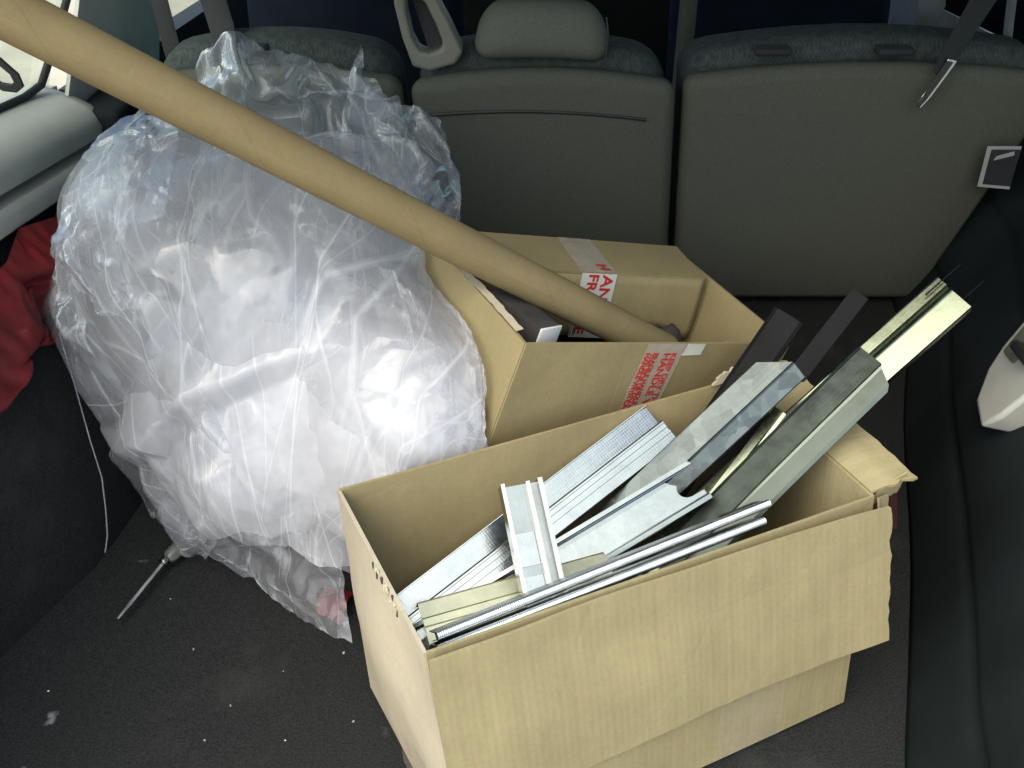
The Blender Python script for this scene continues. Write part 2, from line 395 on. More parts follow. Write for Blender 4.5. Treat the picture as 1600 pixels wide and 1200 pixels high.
def sweep(name, path, radius, mat, parent=None, ns=12, world=True, caps=True, flat=1., up=(0, 0, 1)):
    """tube or strap along a path; radius may be a list; flat squashes it along up"""
    path = [Vector(p) for p in path]; n = len(path); m = ns + 1
    rad = radius if isinstance(radius, (list, tuple)) else [radius] * n
    verts, faces, uv = [], [], []
    s = 0.
    for i, p in enumerate(path):
        d = (path[min(i + 1, n - 1)] - path[max(i - 1, 0)]).normalized()
        u = Vector(up); u = (u - d * u.dot(d)).normalized(); w = d.cross(u)
        if i: s += (p - path[i - 1]).length
        for k in range(m):
            an = 2 * math.pi * k / ns
            verts.append(p + w * math.cos(an) * rad[i] + u * math.sin(an) * rad[i] * flat); uv.append((an * rad[0], s))
    for i in range(n - 1):
        for k in range(ns): faces.append((i * m + k, i * m + k + 1, (i + 1) * m + k + 1, (i + 1) * m + k))
    if caps:
        faces.append(tuple(range(ns))[::-1]); faces.append(tuple((n - 1) * m + k for k in range(ns)))
    o = mesh_obj(name, verts, faces, mat, parent, uvs=uv, world=world)
    return shade(o, 50)

def plate(name, pts, mat, parent=None, normal=(0, -1, 0), t=.02, bev=.004, holes=None, world=True):
    """flat shape given by its outline points (in one plane), with thickness behind it; holes by filling between outer and inner loops"""
    n = Vector(normal).normalized(); pts = [Vector(p) for p in pts]; k = len(pts)
    if holes:
        inn = [Vector(p) for p in holes]
        verts = pts + inn + [p - n * t for p in pts] + [p - n * t for p in inn]
        f = []
        for i in range(k):
            j = (i + 1) % k
            f += [(i, j, k + j, k + i), (2 * k + i, 3 * k + i, 3 * k + j, 2 * k + j), (i, 2 * k + i, 2 * k + j, j), (k + i, k + j, 3 * k + j, 3 * k + i)]
    else:
        verts = pts + [p - n * t for p in pts]
        f = [tuple(range(k)), tuple(range(2 * k - 1, k - 1, -1))] + [(i, k + i, k + (i + 1) % k, (i + 1) % k) for i in range(k)]
    o = mesh_obj(name, verts, f, mat, parent, world=world)
    bm = bmesh.new(); bm.from_mesh(o.data); bmesh.ops.recalc_face_normals(bm, faces=bm.faces); bm.to_mesh(o.data); bm.free()
    mod_bevel(o, bev, 3); return shade(o, 50)

def text_mesh(name, body, size, mat, matrix, parent, weight=0.):
    cu = bpy.data.curves.new(name, 'FONT'); cu.body = body; cu.size = size; cu.extrude = .00012; cu.offset = weight
    tmp = bpy.data.objects.new(name, cu); COL.objects.link(tmp)
    me = bpy.data.meshes.new_from_object(tmp); bpy.data.objects.remove(tmp); bpy.data.curves.remove(cu)
    me.transform(matrix); me.materials.clear(); me.materials.append(mat)
    o = bpy.data.objects.new(name, me); COL.objects.link(o); o.parent = parent
    return o

# ------------------------------------------------------------------ the setting: ground outside, boot shell
o = mesh_obj("ground", [(-80, -80, -.62), (80, -80, -.62), (80, 80, -.62), (-80, 80, -.62)], [(0, 1, 2, 3)], M["ground"]); tag(o, kind="structure")

# boot floor: one carpet sheet with a slight unevenness, and a sill behind it
nx, ny = 60, 60
rng = np.random.default_rng(4)
gx, gy = np.meshgrid(np.linspace(-.72, .98, nx), np.linspace(.36, 1.64, ny))
gz = -.004 + np.minimum(0, vnoise(rng, np.stack([gx, gy], -1), 9) * .0012 - .0012)
o = mesh_obj("boot_floor", np.stack([gx, gy, gz], -1).reshape(-1, 3), grid_faces(nx, ny), M["carpet"], smooth=True); tag(o, kind="structure")
o = mesh_obj("cabin_floor", [(-.75, 1.55, -.3), (1.0, 1.55, -.3), (1.0, 3.4, -.3), (-.75, 3.4, -.3)], [(0, 1, 2, 3)], M["carpet"]); tag(o, kind="structure")
o = mesh_obj("car_sill", [(-.72, .36, -.004), (.98, .36, -.004), (.98, .30, -.012), (-.72, .30, -.012), (.98, .27, -.5), (-.72, .27, -.5)], [(3, 2, 1, 0), (5, 4, 2, 3)], M["black"]); tag(o, kind="structure")

def belt(y): return .455 - .15 * (y - 1.3)                # height of the window line, falling towards the front

# left lower side wall, carpeted, leaning out over the wheel arch
LB = [(.30, -.66), (.60, -.655), (.76, -.61), (.92, -.545), (1.1, -.515), (1.3, -.53), (1.64, -.56)]
ys = np.linspace(.3, 1.64, 40); xb = np.interp(ys, [a for a, b in LB], [b for a, b in LB])
zs = np.linspace(-.006, 1, 22)
verts = []
for s in np.linspace(0, 1, 18):
    for y, x in zip(ys, xb):
        top = belt(y) - .085
        verts.append((x + (-.665 - x) * (s ** 1.8), y, -.006 + (top + .006) * s))
o = mesh_obj("boot_side_wall_left", verts, grid_faces(len(ys), 18, flip=True), M["carpet"], smooth=True); tag(o, kind="structure")

# light ledge trim under the left quarter window
LEDGE = [(-.745, .012), (-.725, .004), (-.705, -.004), (-.685, -.012), (-.668, -.022), (-.655, -.036), (-.648, -.052), (-.652, -.066), (-.672, -.072), (-.678, -.078), (-.660, -.079), (-.640, -.080), (-.633, -.088), (-.634, -.106), (-.645, -.114)]
yy = np.linspace(.55, 1.53, 40); verts = []
for y in yy:
    for (x, dz) in LEDGE: verts.append((x, y, belt(y) + dz))
o = mesh_obj("window_ledge", verts, grid_faces(len(LEDGE), len(yy)), M["trim"]); shade(o, 45); tag(o, kind="structure"); mod_solid(o, .003)

# dark seat-side pocket that ends the ledge, and the pillar beyond it
o = rounded_box("ledge_end_cap", (.075, .16, .07), (-.655, 1.585, .36), M["darktrim"], bev=.012); tag(o, kind="structure")

def pillar(name, quad, mat, seed, bow=.02):
    o = panel(name, quad, mat, t=.006, warp=0, nu=10, nv=12, seed=seed, bow=bow); tag(o, kind="structure"); return o
pillar("pillar_rear_left", [(-.70, 1.515, belt(1.5) - .02), (-.685, 1.90, .33), (-.60, 2.10, .98), (-.60, 1.86, .98)], M["trim"], 3)
o = panel("door_left", [(-.72, 1.60, -.45), (-.72, 3.3, -.45), (-.72, 3.3, .27), (-.72, 1.60, .40)], M["black"], t=.05, warp=0, seed=3); tag(o, kind="structure")
o = panel("body_side_left", [(-.77, .2, -.5), (-.77, 1.62, -.5), (-.765, 1.62, .40), (-.75, .55, .565)], M["carpaint"], t=.02, warp=0, seed=3); tag(o, kind="structure")
pillar("pillar_tailgate_left", [(-.74, .42, .56), (-.745, .80, .535), (-.62, 1.0, .99), (-.60, .66, .99)], M["trim"], 5)
# rubber round the quarter window (lower line, rounded corner, rising edge)
W0 = [(-.722, .80, belt(.8) + .006), (-.722, 1.1, belt(1.1) + .006), (-.722, 1.32, belt(1.32) + .006), (-.722, 1.44, belt(1.44) + .008), (-.720, 1.495, belt(1.495) + .016), (-.716, 1.53, belt(1.53) + .045), (-.706, 1.565, .50), (-.690, 1.62, .56), (-.655, 1.74, .70), (-.60, 1.90, .93)]
o = sweep("window_seal", W0, .006, M["rubber"], ns=8); tag(o, kind="structure")
o = mesh_obj("quarter_window_left", [(-.726, .80, belt(.8)), (-.726, 1.52, belt(1.52)), (-.70, 1.60, .54), (-.61, 1.90, .97), (-.61, .98, .97)], [(0, 1, 2, 3, 4)], M["glass"]); tag(o, kind="structure")
o = mesh_obj("door_window_left", [(-.72, 1.88, .36), (-.72, 3.2, .27), (-.61, 2.9, .97), (-.61, 2.08, .97)], [(0, 1, 2, 3)], M["glass"]); tag(o, kind="structure")
pillar("pillar_door_left", [(-.71, 2.48, .30), (-.71, 2.60, .30), (-.60, 2.62, .98), (-.60, 2.52, .98)], M["black"], 6, 0)

# roof, front end and right-hand side of the car
o = panel("car_roof", [(-.64, .70, 1.0), (.90, .70, 1.0), (.90, 2.9, 1.02), (-.64, 2.9, 1.02)], M["headliner"], t=.04, warp=0, seed=1, bow=.05); tag(o, kind="structure")
o = panel("dashboard", [(-.72, 3.25, -.4), (.98, 3.25, -.4), (.98, 3.05, .42), (-.72, 3.05, .42)], M["black"], t=.05, warp=0, seed=1); tag(o, kind="structure")
RB = [(.30, .385), (.50, .40), (.62, .425), (.82, .487), (1.018, .555), (1.2, .615), (1.4, .68), (1.64, .72)]
ys = np.linspace(.3, 1.64, 44); xb = np.interp(ys, [a for a, b in RB], [b for a, b in RB])
verts = []; NS = 46
for k in range(NS):
    s = k / (NS - 1); z = -.006 + .42 * s
    groove = -.010 * (math.exp(-((z - .095) / .006) ** 2) + math.exp(-((z - .215) / .006) ** 2)) + .012 * math.exp(-((z - .15) / .05) ** 2)
    for y, x in zip(ys, xb):
        verts.append((x + .42 * z + .35 * z * z - groove * 1.0 + .006 * math.sin(y * 9 + z * 5), y, z))
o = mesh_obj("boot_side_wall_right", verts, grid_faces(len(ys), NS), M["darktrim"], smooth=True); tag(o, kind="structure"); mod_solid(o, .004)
o = panel("body_side_right", [(1.0, .2, -.5), (1.0, 3.3, -.5), (1.0, 3.3, .27), (.98, .2, .50)], M["carpaint"], t=.02, warp=0, seed=3); tag(o, kind="structure")
pillar("pillar_rear_right", [(.905, 1.47, .43), (.93, 1.60, .42), (.86, 2.02, .98), (.86, 1.80, .98)], M["trim"], 8)
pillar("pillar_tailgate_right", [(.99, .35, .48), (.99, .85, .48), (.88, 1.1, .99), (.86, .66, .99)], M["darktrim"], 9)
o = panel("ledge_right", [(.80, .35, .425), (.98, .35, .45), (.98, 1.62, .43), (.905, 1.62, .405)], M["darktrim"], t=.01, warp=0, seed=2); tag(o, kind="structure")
o = mesh_obj("door_window_right", [(.985, 1.6, .40), (.985, 3.2, .27), (.88, 2.9, .97), (.88, 1.9, .97)], [(0, 1, 2, 3)], M["tint"]); tag(o, kind="structure")
o = mesh_obj("quarter_window_right", [(.985, .85, .47), (.985, 1.52, .44), (.88, 1.82, .97), (.88, 1.1, .97)], [(0, 1, 2, 3)], M["tint"]); tag(o, kind="structure")

# ------------------------------------------------------------------ rear seats
TILT = math.atan2(.12, .47)
def seat_fn(x0, x1, zlo, zhi, shear_l=0., shear_r=0., arch=.018, lobe=.012):
    """maps a unit-ish slab (local x along the width, z up, y depth) to the leaning seat back"""
    xm, hw, zm, hh = (x0 + x1) / 2, (x1 - x0) / 2, (zlo + zhi) / 2, (zhi - zlo) / 2
    def fn(c):
        u, w = c.x / hw, c.z / hh
        z = zm + c.z + (arch * (1 - u * u) - arch * .5) * max(0, w)
        sh = shear_l * (1 - u) / 2 + shear_r * (1 + u) / 2
        x = xm + c.x + sh * (.47 - z)
        y = 1.58 - .255 * z + c.y - lobe * (1 - u ** 4) * (1 - min(1, abs(w)) ** 4) * (1 if c.y < 0 else 0)
        return (x, y, z)
    return fn
def rear_seat(name, label, x0, x1, zhi, sl, sr):
    t = thing(name, label, "car seat", ((x0 + x1) / 2, 1.6, 0), group=None)
    loc = Vector(t.location)
    def build(part, x0, x1, zlo, zhi, thick, yoff, mat, bev, arch):
        fn0 = seat_fn(x0, x1, zlo, zhi, sl, sr, arch)
        def fn(c):
            c = Vector((c.x, c.y + yoff, c.z)); return fn0(c)
        o = rounded_box(part, (x1 - x0, thick, zhi - zlo), loc, mat, t, bev=bev, seg=5, cuts=6, fn=lambda c: Vector(fn(c)) - loc)
        return o
    build("back_panel", x0, x1, .015, zhi - .008, .045, .02, M["felt"], .02, .022)
    build("cushion", x0 + .006, x1 - .006, .03, zhi + .014, .13, .112, M["fabric"], .045, .03)
    return t
sL = rear_seat("rear_seat", "grey rear seat back partly hidden by the plastic film", -.56, -.168, .475, .0, .04)
sM = rear_seat("rear_seat", "middle grey rear seat back with a small headrest above it", -.155, .246, .470, .04, .085)
sR = rear_seat("rear_seat", "grey rear seat back with a small black and white sticker on its side edge", .258, .835, .480, .085, -.20)
# seam across the middle seat and its headrest
pts = []
for k in range(15):
    u = k / 14; x = -.125 + .33 * u; z = .412 - .010 * (u - .4) ** 2 * 4
    pts.append((x, 1.58 - .255 * z - .0135, z))
sweep("seam", pts, .0022, M["black"], sM, ns=6)
hr = rounded_box("headrest", (.215, .075, .085), (.045, 1.515, .515), M["pad"], sM, bev=.035, seg=6, cuts=4, rot=(-.1, .02, 0),
                 fn=lambda c: (c.x * (1 - .18 * (c.z + .04) / .08), c.y - .012 * (1 - (c.x / .11) ** 2), c.z + .008 * (1 - (c.x / .11) ** 2)))
pts = [(.137 + .004 * math.sin(k / 8 * 3.1), 1.474 + .004 * k / 8,   .480 + .066 * k / 8) for k in range(9)]
sweep("headrest_seam", pts, .0016, M["black"], sM, ns=6)
# sticker on the outer edge of the right seat
st = panel("sticker", [(.738, 1.458, .292), (.790, 1.458, .287), (.778, 1.438, .366), (.726, 1.438, .366)], M["guide_pale"], sR, t=.001, warp=.0, nu=4, nv=4, seed=2)
panel("sticker_print", [(.744, 1.4555, .297), (.789, 1.4555, .293), (.777, 1.4365, .361), (.733, 1.4365, .361)], M["black_print"], sR, t=.001, warp=0, nu=4, nv=4, seed=2)
panel("sticker_mark", [(.760, 1.4535, .309), (.774, 1.4535, .307), (.773, 1.4495, .325), (.760, 1.4495, .325)], M["guide_pale"], sR, t=.001, warp=0, nu=4, nv=4, seed=2)
panel("sticker_mark", [(.742, 1.4395, .343), (.770, 1.4370, .352), (.768, 1.4350, .359), (.744, 1.4375, .350)], M["guide_pale"], sR, t=.001, warp=0, nu=4, nv=4, seed=2)
# release slots on top of the right seat, child anchor covers
for x in (.385, .565):
    rounded_box("anchor_cover", (.055, .03, .012), (x, 1.475, .500), M["webbing"], sR, bev=.005)
rounded_box("anchor_cover", (.05, .03, .02), (-.385, 1.475, .498), M["webbing"], sL, bev=.005)

# belt guide loop by the middle seat with the belt through it
def P(x, z, y=1.49): return (x, y, z)
bgt = thing("belt_guide", "grey plastic seat belt guide loop beside the middle headrest", "belt guide", (-.12, 1.49, .46))
outer = [P(-.150, .470), P(-.125, .463), P(-.085, .474), P(-.073, .492), P(-.092, .535), P(-.118, .585), P(-.150, .605), P(-.172, .600), P(-.172, .560), P(-.163, .512)]
inner = [P(-.139, .494), P(-.124, .490), P(-.106, .496), P(-.103, .506), P(-.112, .532), P(-.126, .562), P(-.142, .578), P(-.155, .575), P(-.155, .550), P(-.149, .515)]
plate("guide_loop", outer, M["guide"], bgt, t=.04, bev=.007, holes=inner)
sweep("belt", [(-.108, 1.50, .50), (-.128, 1.515, .56), (-.16, 1.56, .68), (-.20, 1.62, .85)], [.018] * 4, M["webbing"], bgt, ns=8, flat=.12, up=(0, 1, 0))

# seat belt hanging over the right seat with its tongue
sb = thing("seat_belt", "black seat belt with metal tongue hanging over the seat back", "seat belt", (.57, 1.43, .46))
sweep("webbing", [(.735, 1.55, .66), (.69, 1.49, .585), (.648, 1.455, .520), (.628, 1.437, .492), (.618, 1.43, .478)], [.022, .020, .016, .012, .009], M["webbing"], sb, ns=10, flat=.2, up=(0, 1, 0))
tg = [(.628, 1.428, .502), (.618, 1.425, .480), (.600, 1.42, .450), (.594, 1.418, .436), (.601, 1.417, .432), (.612, 1.419, .446), (.634, 1.425, .484), (.642, 1.428, .498)]
plate("tongue", tg, M["chrome"], sb, t=.005, bev=.001, normal=(0, -1, .2))
plate("tongue_grip", [(.626, 1.427, .499), (.616, 1.424, .478), (.599, 1.418, .447), (.594, 1.416, .437), (.598, 1.4155, .434), (.606, 1.417, .444), (.626, 1.423, .478), (.636, 1.426, .497)], M["black"], sb, t=.003, bev=.001, normal=(0, -1, .2))
# straps crossing the cabin at top right, and at left
tag(sweep("seat_belt", [(.60, 1.60, .70), (.655, 1.63, .585), (.70, 1.70, .50), (.715, 1.80, .40)], .022, M["pale_webbing"], ns=8, flat=.1, up=(0, 1, 0)), "slack pale grey seat belt strap hanging behind the seat with the black belt", "seat belt")
tag(sweep("seat_belt", [(.80, 1.66, .75), (.785, 1.64, .62), (.795, 1.62, .50), (.81, 1.61, .40)], .017, M["pale_webbing"], ns=8, flat=.1, up=(1, 0, 0)), "pale seat belt strap running down beside the light door pillar", "seat belt")
tag(sweep("seat_belt", [(-.60, 1.66, .80), (-.585, 1.655, .66), (-.565, 1.64, .55), (-.545, 1.60, .46), (-.54, 1.60, .40)], .014, M["webbing"], ns=8, flat=.15, up=(0, 1, 0)), "black seat belt strap hanging beside the rear door window", "seat belt")
tag(sweep("seat_belt", [(-.50, 1.62, .75), (-.475, 1.60, .60), (-.445, 1.55, .51), (-.43, 1.50, .485)], .02, M["webbing"], ns=8, flat=.15, up=(0, 1, 0)), "black seat belt strap lying over the seat back behind the film", "seat belt")
# buckle dangling at the quarter window
bk = thing("belt_buckle", "black metal belt hook hanging in front of the quarter window", "belt hook", (-.60, 1.17, .56))
plate("hook_plate", [(-.640, 1.17, .615), (-.612, 1.17, .588), (-.588, 1.17, .560), (-.586, 1.17, .545), (-.596, 1.17, .538), (-.612, 1.17, .540), (-.640, 1.17, .560), (-.655, 1.17, .600)],
      M["black"], bk, t=.005, bev=.001,
      holes=[(-.632, 1.17, .598), (-.614, 1.17, .578), (-.598, 1.17, .560), (-.596, 1.17, .551), (-.600, 1.17, .548), (-.612, 1.17, .550), (-.628, 1.17, .566), (-.640, 1.17, .592)])
sweep("strap", [(-.648, 1.175, .607), (-.69, 1.19, .70), (-.70, 1.22, .90)], .014, M["webbing"], bk, ns=8, flat=.15, up=(0, 1, 0))

# front seats far ahead in the dark cabin
def front_seat(x, label):
    t = thing("front_seat", label, "car seat", (x, 2.35, -.3))
    rounded_box("backrest", (.50, .16, .74), (x, 2.35, .20), M["navy"], t, bev=.06, seg=4, rot=(-.22, 0, 0))
    rounded_box("cushion", (.50, .5, .16), (x, 2.62, -.20), M["navy"], t, bev=.05, seg=3)
    rounded_box("headrest", (.26, .10, .18), (x, 2.26, .68), M["navy"], t, bev=.045, seg=4)
    return t
fl = front_seat(-.36, "dark navy front seat seen through the cabin beside the left door window")
panel("label", [(-.475, 2.145, .445), (-.440, 2.145, .445), (-.437, 2.142, .50), (-.472, 2.142, .50)], M["white_paper"], fl, t=.001, warp=0, nu=4, nv=4)
front_seat(.62, "dark navy front seat seen beyond the seat with the black belt")
tag(rounded_box("seat_post", (.03, .05, .75), (.345, 2.0, .13), M["felt"], bev=.01), "grey upright seat edge standing in the dark cabin behind the gap between seats", "seat edge")

# grey quarter trim with hook on the right wall
hk = thing("cargo_hook_trim", "light grey plastic trim with a bag hook recess on the dark side wall", "trim piece", (.66, 1.02, .1))
prof = [(1.062, .330), (1.085, .265), (1.090, .205), (1.080, .175), (1.062, .150), (1.020, .128), (.960, .132), (.945, .160), (.930, .25), (.93, .34)]
def hx(y, z): return np.interp(y, [a for a, b in RB], [b for a, b in RB]) + .42 * z + .35 * z * z - .025
plate("trim_body", [(hx(y, z + .06) - .03, y, z + .06) for (y, z) in prof], M["trim"], hk, normal=(-.95, -.1, .3), t=.07, bev=.008)
rounded_box("hook_recess", (.012, .030, .060), (hx(1.03, .265) - .030, 1.035, .272), M["felt"], hk, bev=.004, rot=(0, .4, 0))
rounded_box("hook", (.03, .045, .012), (hx(1.0, .26) - .032, .995, .275), M["black"], hk, bev=.004, rot=(0, .4, 0))

# ------------------------------------------------------------------ front carton with metal offcuts
A, B, C, D = (-.173, .744, .28), (-.072, .540, .28), (.358, .735, .28), (.265, .941, .28)
Ab, Bb, Cb, Db = (-.160, .722, .003), (-.040, .505, .003), (.372, .702, .003), (.262, .915, .003)
fb = thing("cardboard_box", "worn open cardboard box with its front flap hanging down, full of metal offcuts", "box", (.1, .72, 0))
panel("bottom", [Ab, Bb, Cb, Db], M["card_worn"], fb, seed=11)
panel("back_wall", [Db, Ab, A, D], M["card"], fb, seed=12, bow=-.004, warp=.002)
panel("left_wall", [Ab, Bb, B, A], M["card_pale"], fb, seed=13, bow=.012, warp=.003, nu=14, nv=18)  # paler board than the front wall: light from the left painted into its colour
panel("front_wall", [Bb, Cb, C, B], M["card_worn"], fb, seed=14, bow=.004)
panel("right_wall", [Cb, Db, D, C], M["card_worn"], fb, seed=15, bow=.004)
# front flap folded out and down
f0, f1 = np.array(B) + (.002, -.006, .001), np.array(C) + (.004, -.006, .001)
panel("front_flap", [(-.050, .500, .085), (.392, .704, .112), f1, f0], M["card_worn"], fb, seed=16, warp=.0007, nu=44, nv=18, rag=(.004, .005, 0, 0), bow=.002, pin=False, crease=[(0, -1, -.55, -.006), (.25, 1, .86, .012), (1, .06, .64, .022), (-1, .04, -.22, .016), (1, -.05, .86, .03)])
# right flap standing out, torn
panel("right_flap", [(.357, .738, .282), (.268, .938, .282), (.312, .934, .314), (.402, .750, .299)], M["card_worn"], fb, seed=17, warp=.002, nu=26, nv=10, rag=(0, .015, .02, .015), pin=False, crease=[(0, 1, .5, .02)])
panel("torn_strip", [(.386, .703, .112), (.396, .716, .114), (.372, .742, .277), (.360, .731, .281)], M["card_worn"], fb, seed=18, warp=.003, nu=6, nv=30, rag=(.02, .12, .0, 0), pin=False, t=.002)
panel("torn_strip", [(.362, .744, .262), (.390, .754, .270), (.393, .752, .297), (.364, .744, .284)], M["card_worn"], fb, seed=19, warp=.002, nu=14, nv=6, rag=(.05, .03, .0, .0), pin=False, t=.002)
panel("corner_tab", [(.228, .922, .282), (.262, .940, .282), (.258, .944, .296), (.238, .930, .292)], M["card_pale"], fb, seed=20, nu=10, nv=5, rag=(0, .1, .3, .1), pin=False)
# packing tape down the lower front and torn slits in the left wall
panel("tape", [(.215, .6235, .006), (.290, .659, .006), (.288, .668, .09), (.213, .633, .09)], M["tape_faint"], fb, seed=21, t=.0004, warp=.0003)
sl = [(-.128, .660, .10), (-.112, .632, .12), (-.098, .605, .085), (-.085, .580, .03)]
panel("tape", [(-.113, .622, .012), (-.080, .565, .012), (-.083, .567, .11), (-.117, .632, .17)], M["tape_faint"], fb, seed=22, t=.0005, warp=.001, rag=(.03, .06, .1, .08), pin=False)
# crushed, chewed spot on the left rim: rows of exposed corrugation
for k in range(16):
    u = .47 + .27 * k / 15; p = Vector(A).lerp(Vector(B), u)
    rounded_box("corrugation", (.0022, .0030, .008 + .004 * math.sin(k * 2.1)), (p.x - .0022 + .0008 * math.sin(k * 1.7), p.y - .0014, p.z - .007 + .004 * math.sin(k * 3.3)), M["card_pale"] if k % 3 else M["grey_cloth"], fb, bev=.0006, seg=1, rot=(0, .3 * math.sin(k), .46))

CAMDIR = (-.12, -.75, .60)                       # roughly up out of the open box
def metal(name, label, P0, P1, facing, pts, mat, **kw):
    t = thing(name, label, "metal profile", tuple(P0))
    profile("steel_sheet", P0, P1, facing, pts, mat, t, **kw); return t
def along(P0, P1, s): return tuple(Vector(P0).lerp(Vector(P1), s))
# ribbed stud along the back wall
S1 = [(-.034, -.006), (-.034, -.013), (-.004, -.016), (-.002, .003), (.0, .005), (.002, .005), (.0025, .0035), (.009, .0035), (.0095, .0015), (.015, .0015), (.0155, .0042), (.018, .0042), (.0185, .0030), (.033, .0025), (.035, .0035), (.035, -.010), (.034, -.024)]
m1 = metal("metal_stud", "bright ribbed steel stud lying along the back wall of the open box", (-.122, .676, .150), (.166, .866, .272), (-.15, -.70, .68), S1, M["zinc"], nl=12, k=.78)
# lipped stud with a U-shaped slot in its end
S2 = [(-.034, .012), (-.034, .0), (-.033, .017), (-.027, .0175), (-.026, .014), (-.024, .0135), (-.0235, .001), (-.017, .0), (-.0155, .0)]
web = [(-.015 + .031 * k / 16, 0.) for k in range(17)]
S2b = [(.0165, .0), (.018, .0), (.0245, .001), (.025, .0135), (.027, .014), (.028, .0175), (.034, .017), (.035, .0)]
pts2 = S2[2:] + web + S2b
e1 = []
for (x, h) in pts2:
    if abs(x - .0005) < .0157 and h == 0:
        u = (x - .0005) / .0156; e1.append(.014 + .012 * math.sqrt(max(0, 1 - u * u)))
    else: e1.append(0.)
m2 = metal("metal_stud", "silver lipped steel stud with a U shaped slot cut into its end", (-.112, .655, .132), (.198, .798, .246), (-.1, -.66, .75), pts2, M["zinc_plain"], k=.68, e1=e1, nl=12)
# spangled angle
S3 = [(-.040, -.004), (-.038, .0), (.0, .004), (.002, .0056), (.004, .004), (.026, -.006), (.027, -.009)]
m3 = metal("metal_angle", "wide galvanised steel angle with spangled surface leaning over the box corner", (.09, .770, .175), (.292, .850, .362), (-.25, -.58, .77), S3, M["galv"], k=.70, e1=[.030, .026, 0, 0, 0, .002, .004], nl=10)
# long track poking far out of the box to the right
S4 = [(-.031, -.018), (-.031, .003), (-.029, .005), (-.015, .006), (-.014, .0), (-.011, -.002), (-.009, .004), (-.0065, .0055), (-.005, .003), (-.003, .002), (.029, .002), (.030, .0), (.030, -.018)]
m4 = metal("metal_track", "long pale green steel track sticking farthest out of the box", (.122, .768, .115), (.477, .925, .402), (-.30, -.60, .74), S4, M["olive"], nl=12, k=.78)
a4 = (Vector((.477, .925, .402)) - Vector((.122, .768, .115))).normalized()
for k, off in enumerate(((-.018, .002, .012), (.018, .012, -.014))):
    q = Vector((.477, .925, .402)) + Vector(off)
    sweep("wire", [q - a4 * .02, q + a4 * .028], .0009, M["dark_steel"], m4, ns=6)
# dull sheet lying over that track
S5 = [(-.036, -.0025), (-.030, .0), (.006, .0008), (.009, .0022), (.012, .0006), (.034, -.0015), (.038, -.005)]
m5 = metal("metal_sheet", "dull grey bent steel strip lying across the long track", (.150, .735, .150), (.372, .832, .376), (-.45, -.34, .82), S5, M["galv_dark"], k=.78, e1=[.0, .0, .0, .002, .004, .012, .018], nl=10, bend=.004)
# second narrow pale track under it
S6 = [(-.012, -.006), (-.012, .0), (-.004, .002), (-.002, .0), (.002, .0), (.004, .002), (.012, .0), (.012, -.006)]
metal("metal_track", "narrow pale green steel track lying beside the dull bent strip", (.128, .720, .125), (.292, .845, .300), (-.25, -.7, .66), S6, M["olive"], nl=8)
# short bright channel across the pile, with two bright square tabs
S7 = [(-.0215, -.004), (-.021, .020), (-.0180, .0205), (-.0175, .0), (.004, .0), (.0045, .012), (.0078, .0125), (.0082, -.002), (.0150, -.002), (.0155, .0195), (.0195, .0200), (.020, -.002)]
m6 = metal("metal_channel", "short bright steel channel laid crosswise over the other offcuts", (.034, .640, .214), (.008, .738, .292), (.10, -.62, .70), S7, M["zinc_plain"], nl=8)
ax6 = (Vector((.008, .738, .292)) - Vector((.034, .640, .214))).normalized()
n6 = Vector((.10, -.62, .70)); n6 = (n6 - ax6 * n6.dot(ax6)).normalized(); w6 = ax6.cross(n6)
for s in (.022, .064):
    c = Vector((.034, .640, .214)) + ax6 * s + w6 * (-.006) + n6 * .0016
    q = [c - w6 * .0095 - ax6 * .016, c + w6 * .0095 - ax6 * .016, c + w6 * .0095 + ax6 * .016, c - w6 * .0095 + ax6 * .016]
    panel("tab", q, M["zinc"], m6, t=.001, warp=.0002, nu=5, nv=6)
# olive hat profile at the near left corner
S8 = [(-.026, -.012), (-.026, .002), (-.024, .004), (-.007, .006), (-.0065, .002), (-.005, .002), (-.0045, .0065), (.003, .007), (.0035, .003), (.0055, .003), (.006, .007), (.024, .005), (.026, .001), (.026, -.012)]
metal("metal_profile", "short olive yellow hat profile in the near corner of the open box", (-.085, .639, .200), (.100, .708, .200), (-.1, -.50, .86), S8, M["olive_pale"], nl=8, k=.85)
# two ribbed corner beads along the front rim
def bead(P0, P1, label, r=.0044):
    t = thing("corner_bead", label, "metal profile", P0, group=None)
    P0v, P1v = Vector(P0), Vector(P1); n = 560
    path = [P0v.lerp(P1v, k / (n - 1)) for k in range(n)]
    rad = [r * (.90 + .14 * (.5 + .5 * math.cos(k * 2 * math.pi / 3))) for k in range(n)]
    sweep("ribbed_nose", path, rad, M["zinc_bead"], t, ns=10)
    profile("flange", P0, P1, (-.2, -.75, .64), [(-.005, -.024), (-.003, -.004), (.0, -.002), (.003, -.004), (.004, -.024)], M["zinc_plain"], t, nl=6)
    return t
bead((-.064, .560, .277), (.248, .712, .291), "thin ribbed steel corner bead with raised end along the front rim of the box")
bead((-.062, .549, .273), (.242, .698, .281), "second thin ribbed steel corner bead tucked against the front wall of the box")
# dark profiles reaching past the rear corner
S9 = [(-.018, -.012), (-.018, .0), (-.014, .002), (.014, .002), (.018, .0), (.018, -.012)]
metal("metal_profile", "black coated steel profile leaning behind the spangled angle", (.175, .855, .170), (.312, .952, .358), (-.3, -.75, .58), S9, M["dark_steel"], nl=6)
metal("metal_profile", "black coated thin steel bar leaning past the long track", (.215, .835, .190), (.388, .955, .384), (-.3, -.75, .58), [(-.010, -.006), (-.010, .0), (.010, .0), (.010, -.006)], M["dark_steel"], nl=6)
